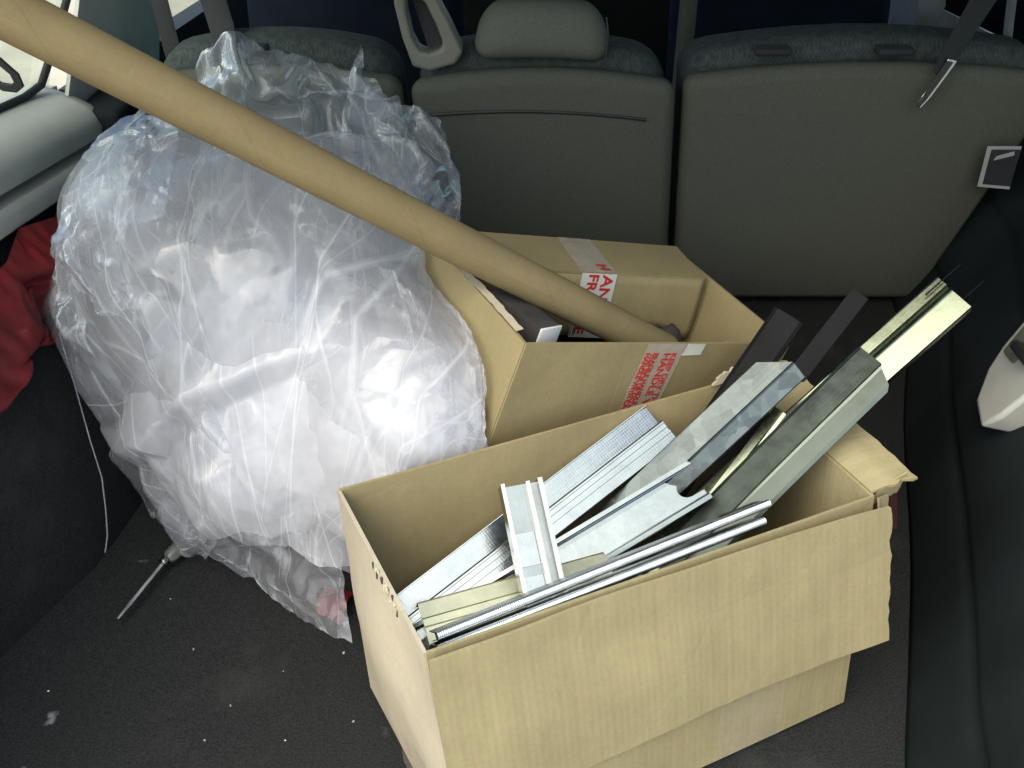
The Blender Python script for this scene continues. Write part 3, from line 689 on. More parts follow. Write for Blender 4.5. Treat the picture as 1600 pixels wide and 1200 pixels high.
# dark offcuts filling the bottom of the box
rng_ = random.Random(5)
for k in range(7):
    x, y = .05 + .05 * k, .655 + .022 * k
    metal("metal_profile", "dark steel offcut lying deep at the bottom of the open box", (x - .07, y - .045 + .02 * (k % 3), .02 + .022 * (k % 4)), (x + .05, y + .04, .035 + .022 * (k % 4)), (0, -.3, 1), S9, M["dark_steel"], nl=4)["group"] = "dark offcuts at the bottom of the box"

# ------------------------------------------------------------------ rear carton, tilted, with tape and contents
BOXROT = Euler((.08861562, .30881896, .52511259), 'XYZ'); BOXLOC = Vector((-.0647, .8495, .1285))
BL, BW, BH = .416, .249, .2585
rb = thing("cardboard_box", "tilted open cardboard box with red printed tape in front of the seats", "box", BOXLOC, BOXROT)
BM = Matrix.Translation(BOXLOC) @ BOXROT.to_matrix().to_4x4()
def rp(name, quad, mat, seed, **kw):
    return panel(name, quad, mat, rb, seed=seed, world=False, **kw)
rp("bottom", [(0, 0, 0), (BL, 0, 0), (BL, BW, 0), (0, BW, 0)], M["card"], 31)
rp("front_wall", [(0, 0, 0), (BL, 0, 0), (BL, 0, BH), (0, 0, BH)], M["card"], 32, warp=.0012)
rp("back_wall", [(BL, BW, 0), (0, BW, 0), (0, BW, BH), (BL, BW, BH)], M["card"], 33)
rp("left_wall", [(0, BW, 0), (0, 0, 0), (0, 0, BH), (0, BW, BH)], M["card"], 34, warp=.002)
rp("right_wall", [(BL, 0, 0), (BL, BW, 0), (BL, BW, BH), (BL, 0, BH)], M["card"], 35)
bfl = rp("back_flap", [(.012, .160, BH + .003), (.398, .160, BH + .001), (BL - .002, BW, BH + .004), (.0, BW, BH + .004)], M["card"], 36, warp=.001)
# drop of the back flap with the hand-hole cut in its lower edge
nu = 40; verts = []; uv = []; nz = 8
for j in range(nz):
    for i in range(nu):
        u = i / (nu - 1); x = .014 + .384 * u
        cut = .020 * max(0., 1 - abs((x - .325) / .040) ** 2.5)
        if x > .40 - .03: cut *= .5
        low = .172 + cut - .004 * math.sin(u * 9)
        z = BH + (low - BH) * j / (nz - 1)
        xx = x + (.006 * (j / (nz - 1)) * u)
        verts.append((xx, .160 - .002 * math.sin(j / (nz - 1) * 3.1) - .010 * j / (nz - 1), z)); uv.append((x + 7, z + 5))
o = mesh_obj("flap_drop", verts, grid_faces(nu, nz, flip=True), M["card"], rb, uvs=uv, world=False); mod_solid(o, .0035, 0); shade(o, 40)
rp("left_flap", [(.004, .01, BH - .001), (.004, .215, BH + .001), (.030, .200, BH - .055), (.022, .03, BH - .075)], M["card_worn"], 37, warp=.003, nu=26, nv=8, rag=(.0, .02, .05, .02), pin=False)
rp("rim_tear", [(-.001, .02, BH), (-.001, .19, BH + .001), (.007, .19, BH + .004), (.007, .02, BH + .003)], M["card_pale"], 38, nu=40, nv=4, rag=(.1, .0, .15, 0), pin=False, t=.001)
# tape on the flap (white, red capitals) and on the front wall (clear, red small print)
tp = rp("tape", [(.180, .1595, BH + .0042), (.236, .1595, BH + .0042), (.252, BW, BH + .0062), (.197, BW, BH + .0062)], M["tape"], 39, t=.0004, warp=.0002)
tp2 = rp("tape", [(.186, .1455, .174), (.243, .1455, .172), (.2365, .1567, BH + .0035), (.1795, .1567, BH + .0035)], M["tape_white"], 40, t=.0004, warp=.0002)
def on_flap(x, z):      # lettering stands on the drop, reading downwards
    return Matrix.Translation((x, .1560, z)) @ Matrix.Rotation(-.130, 4, 'X') @ Matrix.Rotation(R(90), 4, 'X') @ Matrix.Rotation(R(-90), 4, 'Z')
text_mesh("lettering", "ANDLE", .0250, M["red_print"], on_flap(.2140, BH + .002), rb, .0006)
text_mesh("lettering", "FRAGILE", .0225, M["red_print"], on_flap(.1915, BH + .003), rb, .0006)
text_mesh("lettering", "WITH", .0085, M["red_print"], on_flap(.2085, BH - .026), rb, .0003)
text_mesh("lettering", "H", .0220, M["red_print"], Matrix.Translation((.2140, .163 + .016, BH + .0058)) @ Matrix.Rotation(R(-90), 4, 'Z'), rb, .0006)
for k in range(2):
    rp("print_line", [(.1865 + .004 * k, .1448, .176), (.1875 + .004 * k, .1448, .176), (.1822 + .004 * k, .1562, BH - .002), (.1812 + .004 * k, .1562, BH - .002)], M["black_print"], 50 + k, t=.0003, warp=0, nu=2, nv=4)
rp("tape", [(.167, -.0024, .012), (.225, -.0024, .012), (.231, -.0024, BH), (.172, -.0024, BH)], M["tape"], 41, t=.0004, warp=.0002)
rp("tape", [(.232, -.0024, .242), (.262, -.0024, .243), (.263, -.0024, BH), (.234, -.0024, BH)], M["tape_white"], 42, t=.0004, warp=.0002)
words = ["HANDLE WITH CARE FRAGILE", "THIS SIDE UP DO NOT DROP", "FRAGILE HANDLE WITH CARE", "KEEP DRY THIS SIDE UP"]
for col, (x, sz, wd) in enumerate(((.175, .0062, 0), (.1815, .0062, 1), (.188, .0062, 2), (.2035, .0105, 0), (.216, .0080, 3))):
    text_mesh("lettering", words[wd] + "  " + words[(wd + 1) % 4], sz * 1.5, M["red_print"], Matrix.Translation((x, -.0029, BH - .012)) @ Matrix.Rotation(R(90), 4, 'X') @ Matrix.Rotation(R(-90), 4, 'Z') @ Matrix.Translation((0, -.002, 0)), rb, .0003)

# things inside the tilted box
def bx(p): return BM @ Vector(p)
sc_ = thing("small_carton", "small off-white carton end standing inside the tilted box", "carton", bx((.036, .035, .19)), BOXROT)
def lbox(name, size, loc, mat, parent, bev=.001, rot=None):
    bm = bmesh.new(); bmesh.ops.create_cube(bm, size=1)
    for v in bm.verts: v.co = Vector((v.co.x * size[0], v.co.y * size[1], v.co.z * size[2]))
    bmesh.ops.bevel(bm, geom=list(bm.edges), offset=bev, segments=2, profile=.5, affect='EDGES')
    mt = Matrix.Translation(loc)
    if rot is not None: mt = mt @ Euler(rot).to_matrix().to_4x4()
    bmesh.ops.transform(bm, matrix=mt, verts=bm.verts)
    me = bpy.data.meshes.new(name); bm.to_mesh(me); bm.free(); me.materials.append(mat)
    o = bpy.data.objects.new(name, me); COL.objects.link(o); o.parent = parent; return shade(o, 50)
lbox("carton_body", (.034, .085, .046), (.012, .045, .042), M["grey_cloth"], sc_, rot=(0, 0, .25))
lbox("carton_end", (.035, .003, .046), (.0225, .0022, .0425), M["white_paper"], sc_, rot=(0, 0, .25))
# grey cloth filling the tilted box
rng = np.random.default_rng(12); n = 44
gu, gv = np.meshgrid(np.linspace(.012, BL - .012, n), np.linspace(.012, BW - .012, n))
h = .165 + .012 * vnoise(rng, np.stack([gu, gv], -1), 45) + .006 * np.abs(vnoise(rng, np.stack([gu, gv], -1), 110)) - .05 * np.clip((gu - .1) / .3, 0, 1)
h += .085 * np.exp(-(((gu - .325) / .032) ** 2 + ((gv - .115) / .028) ** 2) ** 1.5)
vv = np.stack([gu, gv, h], -1).reshape(-1, 3)
o = mesh_obj("grey_cloth", [BM @ Vector(p) for p in vv], grid_faces(n, n), M["grey_cloth"], smooth=True); tag(o, "dark grey crumpled cloth filling the tilted box", "cloth"); mod_solid(o, .004, -1)

# ------------------------------------------------------------------ long cardboard tube
T0, T1 = Vector((-.520, .742, .830)), Vector((.196, 1.060, .240))
tb = thing("cardboard_tube", "long brown cardboard tube leaning into the tilted box", "tube", T1)
N = 60
path = [T0.lerp(T1, k / (N - 1)) for k in range(N)]
sweep("tube_wall", path, .0222, M["tube"], tb, ns=40, caps=False)
sweep("tube_bore", path, .0192, M["tube"], tb, ns=32, caps=False)
for e, q in (("tube_end", T0), ("tube_end", T1)):
    d = (T1 - T0).normalized(); u = Vector((0, 0, 1)); u = (u - d * u.dot(d)).normalized(); w = d.cross(u)
    vs, fs = [], []
    for k in range(40):
        an = 2 * math.pi * k / 40
        for r in (.0222, .0192): vs.append(q + w * math.cos(an) * r + u * math.sin(an) * r)
    for k in range(40):
        a, b = 2 * k, 2 * ((k + 1) % 40); fs.append((a, b, b + 1, a + 1))
    mesh_obj(e, vs, fs, M["tube"], tb, uvs=[(v.x, v.y) for v in vs])

# ------------------------------------------------------------------ heap of plastic film
ELL = [((-.322, 1.13, .268), (.238, .222, .232)), ((-.140, .955, .170), (.140, .130, .185)), ((-.30, .985, .13), (.14, .11, .17)), ((-.415, 1.14, .34), (.155, .165, .150)), ((-.22, .91, .06), (.07, .07, .10))]
def ray_surface(cen, dirs):
    """distance from cen along dirs to the outside of the union of ellipsoids"""
    best = np.zeros(dirs.shape[:-1])
    for c, r in ELL:
        o = (np.array(cen) - c) / r; d = dirs / np.array(r)
        a = (d * d).sum(-1); b = (d * o).sum(-1); cc = (o * o).sum() - 1
        disc = b * b - a * cc; t = np.where(disc > 0, (-b + np.sqrt(np.maximum(disc, 0))) / a, 0); best = np.maximum(best, t)
    return best
BOXR = np.array(BM.to_3x3()); BOXP = np.array(BM @ Vector((0, 0, 0)))
FN = np.array((-.453, .891, 0.)); FP = np.array((-.173, .744, .28)) + FN * .012     # outside of the front carton's back wall
TD = np.array((T1 - T0).normalized())
def relax(P, rest_scale, iters, lo=.93, hi=1.2, grav=.00006, bend=.10, stiff=.0, seed=0, collide=True, anchor=.0, noise=.006, obst=True, smooth=0, floor=.004, pins=None, xmin=-.625):
    """position-based cloth: a sheet larger than the space it is given buckles into creases"""
    Q = P.copy(); n0, n1 = P.shape[:2]
    Lx = np.linalg.norm(P[:, 1:] - P[:, :-1], axis=-1) * rest_scale; Ly = np.linalg.norm(P[1:] - P[:-1], axis=-1) * rest_scale
    Ld = np.linalg.norm(P[1:, 1:] - P[:-1, :-1], axis=-1) * rest_scale; Le = np.linalg.norm(P[1:, :-1] - P[:-1, 1:], axis=-1) * rest_scale
    rng = np.random.default_rng(seed)
    Q += np.stack([vnoise(rng, P, f) for f in (26, 30, 34)], -1) * noise + np.stack([vnoise(rng, P, f) for f in (70, 75, 80)], -1) * noise * .5
    CX = np.concatenate([np.zeros((n0, 1)), np.cumsum(Lx, 1)], 1); CY = np.concatenate([np.zeros((1, n1)), np.cumsum(Ly, 0)], 0)
    prev = Q.copy()
    def solve(a, b, L, k=1.):
        d = b - a; l = np.linalg.norm(d, axis=-1); s = (.5 * k * (l - L) / np.maximum(l, 1e-9))[..., None] * d
        a += s; b -= s
    for it in range(iters):
        v = (Q - prev) * .86; prev = Q.copy(); Q = Q + v; Q[..., 2] -= grav
        for _ in range(2):
            for p in (0, 1):
                solve(Q[:, p:-1:2], Q[:, p + 1::2], Lx[:, p::2]); solve(Q[p:-1:2], Q[p + 1::2], Ly[p::2])
            for p in (0, 1):
                solve(Q[p:-1:2, :-1], Q[p + 1::2, 1:], Ld[p::2], .6); solve(Q[p:-1:2, 1:], Q[p + 1::2, :-1], Le[p::2], .6)
            for st, kb in ((2, bend), (4, stiff)):
                if not kb: continue
                BX, BY = (CX[:, st:] - CX[:, :-st]), (CY[st:] - CY[:-st])
                for p in range(st + 1):
                    a, b = Q[:, p:-st:st + 1], Q[:, p + st::st + 1]; m = min(a.shape[1], b.shape[1]); solve(a[:, :m], b[:, :m], BX[:, p::st + 1][:, :m], kb)
                    a, b = Q[p:-st:st + 1], Q[p + st::st + 1]; m = min(a.shape[0], b.shape[0]); solve(a[:m], b[:m], BY[p::st + 1][:m], kb)
        if anchor: Q += (P - Q) * anchor
        if pins is not None:
            for (i, j, pos) in pins: Q[i, j] = pos
        if collide:
            kmin = np.full(Q.shape[:2], 9.)
            for c, r in ELL:
                d = (Q - c) / r; k = np.maximum(np.linalg.norm(d, axis=-1), 1e-6); kmin = np.minimum(kmin, k)
            for c, r in ELL:
                d = (Q - c) / r; k = np.maximum(np.linalg.norm(d, axis=-1), 1e-6)
                sel = k < lo; Q = np.where(sel[..., None], np.array(c) + d * np.array(r) * (lo / k)[..., None], Q)
            over = (kmin > hi) & (Q[..., 2] > .02)
            for c, r in ELL:
                d = (Q - c) / r; k = np.maximum(np.linalg.norm(d, axis=-1), 1e-6)
                sel = over & (k <= kmin + 1e-9); Q = np.where(sel[..., None], np.array(c) + d * np.array(r) * (k + (hi - k) * .35)[..., None] / k[..., None], Q)
        if obst:
            lq = (Q - BOXP) @ BOXR
            inb = (lq[..., 0] > -.014) & (lq[..., 0] < .2) & (lq[..., 1] > -.01) & (lq[..., 1] < BW + .01) & (lq[..., 2] > -.01) & (lq[..., 2] < BH + .01)
            Q = np.where(inb[..., None], Q + np.minimum(0, -.014 - lq[..., 0])[..., None] * BOXR[:, 0], Q)
            s = (Q - FP) @ FN; inside = (s < 0) & (s > -.12) & (Q[..., 2] < .30) & (Q[..., 0] > -.19); Q = np.where(inside[..., None], Q - s[..., None] * FN, Q)
            w = Q - np.array(T0); al = w @ TD; rad = w - al[..., None] * TD; rl = np.maximum(np.linalg.norm(rad, axis=-1), 1e-6)
            near = rl < .026; Q = np.where(near[..., None] & (Q[..., 0] < -.03)[..., None], Q + np.array((0, .0, -1.)) * (.026 - rl)[..., None], Q)
        Q[..., 2] = np.maximum(Q[..., 2], floor); Q[..., 1] = np.minimum(Q[..., 1], 1.545 - .255 * Q[..., 2]); Q[..., 0] = np.maximum(Q[..., 0], xmin)
    for _ in range(smooth):
        Q[1:-1, 1:-1] = Q[1:-1, 1:-1] * .5 + (Q[:-2, 1:-1] + Q[2:, 1:-1] + Q[1:-1, :-2] + Q[1:-1, 2:]) * .125
        Q[0, 1:-1] = Q[0, 1:-1] * .5 + (Q[0, 2:] + Q[0, :-2]) * .25; Q[-1, 1:-1] = Q[-1, 1:-1] * .5 + (Q[-1, 2:] + Q[-1, :-2]) * .25
        Q[1:-1, 0] = Q[1:-1, 0] * .5 + (Q[2:, 0] + Q[:-2, 0]) * .25; Q[1:-1, -1] = Q[1:-1, -1] * .5 + (Q[2:, -1] + Q[:-2, -1]) * .25
    return Q
def facets(U, V, K, amp, ang, stretch, seed):
    """piecewise flat crumple: random heights over a stretched random triangulation of the sheet"""
    rng = np.random.default_rng(seed); ca, sa = math.cos(ang), math.sin(ang)
    X, Y = (U * ca + V * sa), (-U * sa + V * ca) * stretch
    lim = 1.5
    pts = np.stack([rng.uniform(-lim, lim, K), rng.uniform(-lim * stretch, lim * stretch, K)], -1)
    pts = np.concatenate([pts, [(-3, -3 * stretch), (3, -3 * stretch), (3, 3 * stretch), (-3, 3 * stretch)]])
    vs, _, tris = delaunay_2d_cdt([Vector(p) for p in pts], [], [], 0, 1e-6)[:3]
    vs = np.array([tuple(v) for v in vs]); hs = rng.uniform(-1, 1, len(vs)) * amp
    H = np.zeros(U.shape)
    for t in tris:
        a, b, c = vs[t[0]], vs[t[1]], vs[t[2]]
        m = (X >= min(a[0], b[0], c[0])) & (X <= max(a[0], b[0], c[0])) & (Y >= min(a[1], b[1], c[1])) & (Y <= max(a[1], b[1], c[1]))
        if not m.any(): continue
        x, y = X[m], Y[m]; det = (b[1] - c[1]) * (a[0] - c[0]) + (c[0] - b[0]) * (a[1] - c[1])
        if abs(det) < 1e-12: continue
        l0 = ((b[1] - c[1]) * (x - c[0]) + (c[0] - b[0]) * (y - c[1])) / det
        l1 = ((c[1] - a[1]) * (x - c[0]) + (a[0] - c[0]) * (y - c[1])) / det; l2 = 1 - l0 - l1
        ok = (l0 >= -1e-6) & (l1 >= -1e-6) & (l2 >= -1e-6)
        h = H[m]; h[ok] = (l0 * hs[t[0]] + l1 * hs[t[1]] + l2 * hs[t[2]])[ok]; H[m] = h
    return H
def film_sheet(name, Q, mat, parent, seed=0, sharp=None):
    n1, n0 = Q.shape[:2]
    du = np.linalg.norm(np.diff(Q, axis=1), axis=-1).mean(); dv = np.linalg.norm(np.diff(Q, axis=0), axis=-1).mean()
    U, V = np.meshgrid(np.arange(n0) * du, np.arange(n1) * dv)
    o = mesh_obj(name, Q.reshape(-1, 3), grid_faces(n0, n1), mat, parent, smooth=True, uvs=np.stack([U + seed, V + seed * .3], -1).reshape(-1, 2))
    if sharp: shade(o, sharp)
    return o
def dome(n, cen, phimax, grow, seed, tilt=(0, 0), crump=.030):
    a = np.linspace(-1, 1, n); U, V = np.meshgrid(a, a)
    m = np.maximum(np.abs(U), np.abs(V)); r2 = np.sqrt(U * U + V * V)
    rr = np.where(r2 > 0, m * (.55 + .45 * r2 / np.maximum(m, 1e-9)), 0)
    th = np.arctan2(V, U); rg = np.random.default_rng(seed + 7)
    phi = rr * phimax * (1 + .10 * sum(math.sin(1) * np.sin(k * th + rg.uniform(0, 6.28)) / k for k in (2, 3, 5, 8, 13)))
    d = np.stack([np.sin(phi) * np.cos(th), np.sin(phi) * np.sin(th), np.cos(phi)], -1)
    d[..., 0] += tilt[0] * np.cos(phi); d[..., 1] += tilt[1] * np.cos(phi); d /= np.linalg.norm(d, axis=-1)[..., None]
    t = ray_surface(cen, d) * grow
    for _ in range(int(n * n * .0022)):
        t[1:-1, 1:-1] = (t[1:-1, 1:-1] * 2 + t[:-2, 1:-1] + t[2:, 1:-1] + t[1:-1, :-2] + t[1:-1, 2:]) / 6
    rng = np.random.default_rng(seed); t = t * (1 + .03 * vnoise(rng, d, 6))
    t = t + facets(U, V, 38, crump, .5 + seed, 3.2, seed + 40) + facets(U, V, 130, crump * .26, 1.7 + seed, 4., seed + 50) + facets(U, V, 420, crump * .045, 2.4 + seed, 4., seed + 60)
    P_ = np.array(cen) + d * t[..., None]; P_[..., 2] = np.maximum(P_[..., 2], .006); return P_

heap = thing("plastic_film_heap", "big crumpled heap of milky translucent plastic film under the cardboard tube", "plastic film", (-.3, 1.05, 0))
ELL_ALL = list(ELL)
ELL = [((-.270, 1.04, .150), (.180, .145, .165)), ((-.160, .970, .135), (.110, .100, .135)), ((-.27, 1.0, .10), (.11, .075, .10))]
Q = relax(dome(110, (-.24, .97, .10), R(104), 1.0, 1, crump=.020), 1.04, 50, .80, 1.10, seed=1, anchor=.02, bend=.08, noise=.002, smooth=8)
film_sheet("inner_film", Q, M["film_white"], heap, 1)
ELL = ELL_ALL
for k, (n_, cen, pm, gr, tl, mt) in enumerate(((170, (-.30, 1.06, .14), 102, .96, (0, 0), "film_mid"), (160, (-.28, 1.03, .14), 106, .86, (.1, -.2), "film_milk"), (150, (-.30, 1.04, .16), 108, 1.06, (-.15, -.2), "film_loose"))):
    ELL = ELL_ALL if k != 1 else [((-.275, 1.03, .165), (.225, .180, .200)), ((-.150, .955, .165), (.135, .125, .170)), ((-.29, .99, .12), (.14, .11, .15))]
    if k == 1: gr, pm = .94, 96
    Q = relax(dome(n_, cen, R(pm), gr, 2 + k, tl, crump=.026 if k == 1 else .056), 1.03, 34, .70, 1.30, seed=2 + k, anchor=.04, bend=.02, noise=.0006, smooth=2)
    film_sheet(("outer_film", "middle_film", "loose_film")[k], Q, M[mt], heap, 2 + k, 50)

# stiffer clear cellophane standing up behind the heap against the seats
def sheet_between(rows, n0, n1):
    """interpolates a grid through rows of world points"""
    rows = [np.array(r, float) for r in rows]; out = []
    grid = []
    for r in rows:
        s = np.linspace(0, len(r) - 1, n0); grid.append(np.stack([np.interp(s, np.arange(len(r)), r[:, k]) for k in range(3)], -1))
    grid = np.array(grid); s = np.linspace(0, len(rows) - 1, n1)
    for v in s:
        i = min(int(v), len(rows) - 2); f = v - i; out.append(grid[i] * (1 - f) + grid[i + 1] * f)
    return np.array(out)
def stand(name, label, rows, mat, seed, scale=1.06, n0=90, n1=80, it=60):
    P_ = sheet_between(rows, n0, n1)
    U, V = np.meshgrid(np.linspace(-1, 1, n0), np.linspace(-1, 1, n1))
    P_[..., 1] += facets(U, V, 34, .022, .9 + seed, 2.6, seed) + facets(U, V, 150, .007, 2.1 + seed, 2., seed + 5)
    P_[..., 2] += facets(U, V, 50, .012, .3 + seed, 2., seed + 9)
    pins = [(i, j, P_[i, j].copy()) for i in (0, n1 // 2, n1 - 1) for j in range(0, n0, 11)]
    Q = relax(P_, scale, it, grav=0., bend=.15, stiff=.08, seed=seed, collide=False, pins=pins, noise=.002, obst=False)
    t = thing(name, label, "plastic film", tuple(P_[-1].mean(0)))
    film_sheet("film", Q, mat, t, seed); return t
stand("cellophane", "clear stiff cellophane standing up behind the heap against the grey seat",
      [[(-.425, 1.34, .515), (-.375, 1.355, .56), (-.34, 1.36, .53), (-.27, 1.375, .505), (-.19, 1.39, .485)],
       [(-.43, 1.33, .44), (-.38, 1.31, .47), (-.31, 1.33, .46), (-.24, 1.35, .455), (-.16, 1.36, .44)],
       [(-.45, 1.27, .30), (-.40, 1.25, .32), (-.30, 1.28, .33), (-.22, 1.30, .33), (-.10, 1.32, .30)],
       [(-.45, 1.25, .15), (-.36, 1.22, .15), (-.28, 1.24, .15), (-.2, 1.26, .15), (-.08, 1.28, .15)]], M["film_clear"], 21)
stand("cellophane", "clear crinkled cellophane drooping beside the middle seat back",
      [[(-.215, 1.38, .53), (-.20, 1.37, .475), (-.14, 1.365, .455), (-.10, 1.355, .425), (-.088, 1.34, .37)],
       [(-.23, 1.34, .44), (-.19, 1.32, .42), (-.13, 1.31, .40), (-.085, 1.31, .37), (-.075, 1.30, .31)],
       [(-.24, 1.29, .33), (-.19, 1.26, .33), (-.14, 1.25, .32), (-.10, 1.26, .29), (-.085, 1.28, .24)],
       [(-.24, 1.27, .15), (-.2, 1.24, .15), (-.16, 1.22, .15), (-.14, 1.24, .15), (-.11, 1.26, .15)]], M["film_clear"], 22)

# loose flaps of film hanging out of the heap
def flap(rows, seed, mat="film_loose"):
    P_ = sheet_between(rows, 60, 50); U, V = np.meshgrid(np.linspace(-1, 1, 60), np.linspace(-1, 1, 50))
    P_[..., 1] += facets(U, V, 22, .014, .6 + seed, 2.6, seed); P_[..., 0] += facets(U, V, 26, .010, .2 + seed, 2., seed + 3); P_[..., 2] = np.maximum(P_[..., 2] + facets(U, V, 30, .008, 1.4 + seed, 2., seed + 6), .006)
    Q = relax(P_, 1.05, 40, grav=0., bend=.15, stiff=.1, seed=seed, collide=False, noise=.002, obst=False, anchor=.02)
    film_sheet("film_flap", Q, M[mat], heap, seed)
flap([[(-.520, 1.06, .448), (-.487, 1.09, .465), (-.44, 1.10, .46)], [(-.530, 1.02, .40), (-.495, 1.00, .40), (-.44, 1.00, .40)], [(-.500, .985, .365), (-.470, .965, .36), (-.42, .97, .35)]], 51, "film_mid")
flap([[(-.52, 1.06, .26), (-.45, 1.00, .28), (-.38, .955, .28)], [(-.510, 1.02, .18), (-.44, .97, .17), (-.36, .93, .17)], [(-.520, 1.00, .11), (-.455, .950, .07), (-.365, .92, .06)], [(-.48, .97, .05), (-.455, .945, .018), (-.40, .915, .010)]], 52)
flap([[(-.45, .965, .20), (-.36, .93, .22), (-.26, .90, .20), (-.20, .89, .18)], [(-.455, .945, .10), (-.36, .905, .10), (-.27, .88, .10), (-.21, .85, .10)], [(-.44, .93, .035), (-.35, .885, .03), (-.27, .842, .035), (-.205, .812, .06)], [(-.40, .925, .012), (-.33, .875, .012), (-.262, .82, .010), (-.200, .785, .012)]], 53, "film_mid")
flap([[(-.575, 1.12, .36), (-.55, 1.07, .38), (-.51, 1.04, .37)], [(-.575, 1.06, .31), (-.55, 1.01, .31), (-.50, .99, .31)], [(-.57, 1.06, .25), (-.54, 1.02, .22), (-.48, .99, .20)]], 54)
flap([[(-.175, 1.02, .40), (-.13, .99, .385), (-.095, .965, .36)], [(-.16, .95, .37), (-.11, .92, .345), (-.072, .905, .315)], [(-.14, .90, .30), (-.09, .875, .27), (-.070, .868, .235)]], 55)
flap([[(-.53, 1.22, .47), (-.47, 1.26, .50), (-.40, 1.28, .51)], [(-.545, 1.16, .43), (-.48, 1.17, .475), (-.41, 1.18, .49)], [(-.54, 1.08, .37), (-.48, 1.06, .42), (-.42, 1.06, .43)]], 56)
# card with a bar code tucked between the film and the tilted box
bc = thing("barcode_card", "white card with a bar code between the film and the tilted box", "card", tuple(BM @ Vector((-.010, .0, .02))), BOXROT)
lbox("card", (.0012, .10, .135), (0, .056, .070), M["white_paper"], bc, .0005, rot=(-.10, 0, 0))
for k in range(16):
    lbox("bar", (.0006, .011, .0012 + .0014 * ((k * 7) % 3)), (-.0009, .018 + .0005 * k, .046 + .0046 * k), M["black_print"], bc, .0001, rot=(-.10, 0, 0))

# ------------------------------------------------------------------ red cloth, rag, screwdriver, crumbs
rows = []
for s, (x, z) in enumerate(((-.622, .372), (-.600, .355), (-.586, .325), (-.578, .295), (-.585, .28))):
    rows.append([(x + .012 * math.sin(3 * u + s), .86 + .42 * u / 6, z - .012 * u / 6 + .01 * math.sin(2 * u + s)) for u in range(7)])
P_ = sheet_between(rows, 80, 60); pins = [(0, j, P_[0, j].copy()) for j in range(80)] + [(i, j, P_[i, j].copy()) for i in (30, 59) for j in range(0, 80, 13)]
U, V = np.meshgrid(np.linspace(-1, 1, 80), np.linspace(-1, 1, 60)); P_[..., 0] += facets(U, V, 26, .010, .3, 2., 77) + facets(U, V, 120, .003, 1.3, 3., 78)
Q = relax(P_, 1.04, 50, grav=.00003, bend=.2, seed=31, obst=False, collide=False, xmin=-.66, pins=pins)
o = film_sheet("red_cloth", Q, M["red"], None, 4); tag(o, "crumpled red nylon cloth stuffed along the carpeted side wall", "cloth")
rows = [[(-.232, .832, .012), (-.215, .822, .018), (-.200, .812, .012)], [(-.232, .850, .026), (-.212, .842, .034), (-.196, .836, .03)], [(-.232, .872, .015), (-.212, .865, .02), (-.196, .86, .015)]]
P_ = sheet_between(rows, 30, 30); Q = relax(P_, 1.1, 60, grav=0, bend=.2, seed=33, obst=False, collide=False)
o = film_sheet("red_wrapper", Q, M["red"], None, 5); tag(o, "scrap of red wrapper under the edge of the plastic film", "wrapper")
rows = [[(.42, .90, .05), (.45, .93, .05), (.50, .95, .04)], [(.41, .93, .10), (.45, .96, .12), (.50, .98, .09)], [(.42, .99, .02), (.46, 1.0, .02), (.52, 1.02, .02)]]
P_ = sheet_between(rows, 30, 30); Q = relax(P_, 1.1, 60, grav=0, bend=.2, seed=35, obst=False, collide=False)
o = film_sheet("red_rag", Q, M["darkred"], None, 6); tag(o, "dark red rag lying behind the torn end of the front box", "rag")

sd0, sd1, sd2 = Vector((-.480, .815, .010)), Vector((-.451, .906, .012)), Vector((-.402, 1.00, .016))
sdr = thing("screwdriver", "screwdriver with steel shaft lying on the carpet under the plastic film", "screwdriver", tuple(sd1))
dd = (sd1 - sd0).normalized()
sweep("shaft", [sd0, sd0 + dd * .006, sd0 + dd * .022, sd0 + dd * .024, sd1], [.0022, .0026, .0030, .0036, .0036], M["chrome"], sdr, ns=12)
sweep("ferrule", [sd1 - dd * .001, sd1 + dd * .001, sd1 + dd * .008, sd1 + dd * .010], [.0045, .0068, .0068, .005], M["olive"], sdr, ns=14)
hd = (sd2 - sd1).normalized()
sweep("handle", [sd1 + hd * .009, sd1 + hd * .014, sd1 + hd * .04, sd1 + hd * .085, sd1 + hd * .105, sd1 + hd * .11], [.006, .010, .0115, .013, .012, .006], M["clearhandle"], sdr, ns=8)

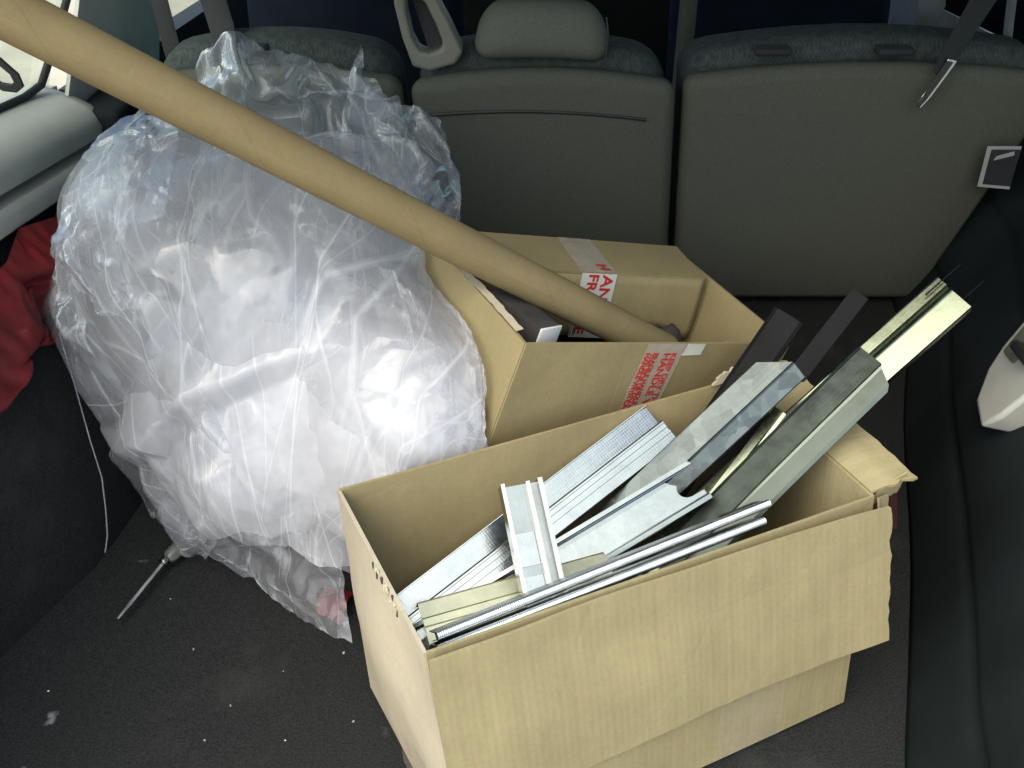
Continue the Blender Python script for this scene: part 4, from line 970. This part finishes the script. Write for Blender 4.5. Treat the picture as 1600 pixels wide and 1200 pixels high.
rng_ = random.Random(8)
spots = [(-.267, .748, .0022), (-.176, .679, .0032), (-.317, .70, .003), (-.247, .655, .003), (-.215, .60, .003), (-.38, .78, .003), (-.14, .71, .003), (-.43, .86, .003), (-.335, .655, .0025), (-.53, .72, .003), (-.10, .60, .003), (-.20, .775, .003)]
for k, (x, y, s) in enumerate(spots):
    s *= .34 + .35 * ((k * 5) % 7) / 7
    bm = bmesh.new(); bmesh.ops.create_icosphere(bm, subdivisions=1, radius=s)
    for v in bm.verts: v.co = Vector((v.co.x * rng_.uniform(.5, 1.6), v.co.y * rng_.uniform(.4, 1.2), v.co.z * rng_.uniform(.3, .8)))
    me = bpy.data.meshes.new("plaster_crumb"); bm.to_mesh(me); bm.free(); me.materials.append(M["white_paper"] if k % 3 == 0 else M["guide_pale"])
    o = bpy.data.objects.new("plaster_crumb", me); COL.objects.link(o); o.location = (x, y, s * .35 - .003); o.rotation_euler = (0, 0, rng_.uniform(0, 6))
    tag(o, "tiny white crumb lying on the black carpet", "crumb", "crumbs on the carpet")
# thin plastic thread trailing from the heap
def wallx(y, z):
    x = np.interp(y, [a_ for a_, b_ in LB], [b_ for a_, b_ in LB]); sv = max(0, (z + .006) / (belt(y) - .079)); return float(x + (-.665 - x) * sv ** 1.8)
o = sweep("plastic_thread", [(wallx(y, z) + .006, y, z) for (y, z) in ((1.07, .26), (1.03, .20), (1.0, .14), (.985, .09), (.965, .05), (.95, .02), (.935, .004))], .0010, M["film_mid"], ns=6); tag(o, "thin clear plastic thread trailing down the carpeted wall", "thread")

# finer pieces hang under the part they sit on
def under(thing_obj, part, names):
    tgt = [c for c in thing_obj.children if c.name.split(".")[0] == part][0]
    for c in list(thing_obj.children):
        if c.name.split(".")[0] in names and c is not tgt: c.parent = tgt
under(sM, "headrest", ("headrest_seam",)); under(sM, "back_panel", ("seam",))
under(sR, "sticker", ("sticker_print", "sticker_mark"))
for sx in (sL, sR): under(sx, "cushion", ("anchor_cover",))
under(rb, "flap_drop", ("print_line",)); under(fb, "left_wall", ("corrugation",)); under(hk, "trim_body", ("hook_recess", "hook"))
under(bc, "card", ("bar",))
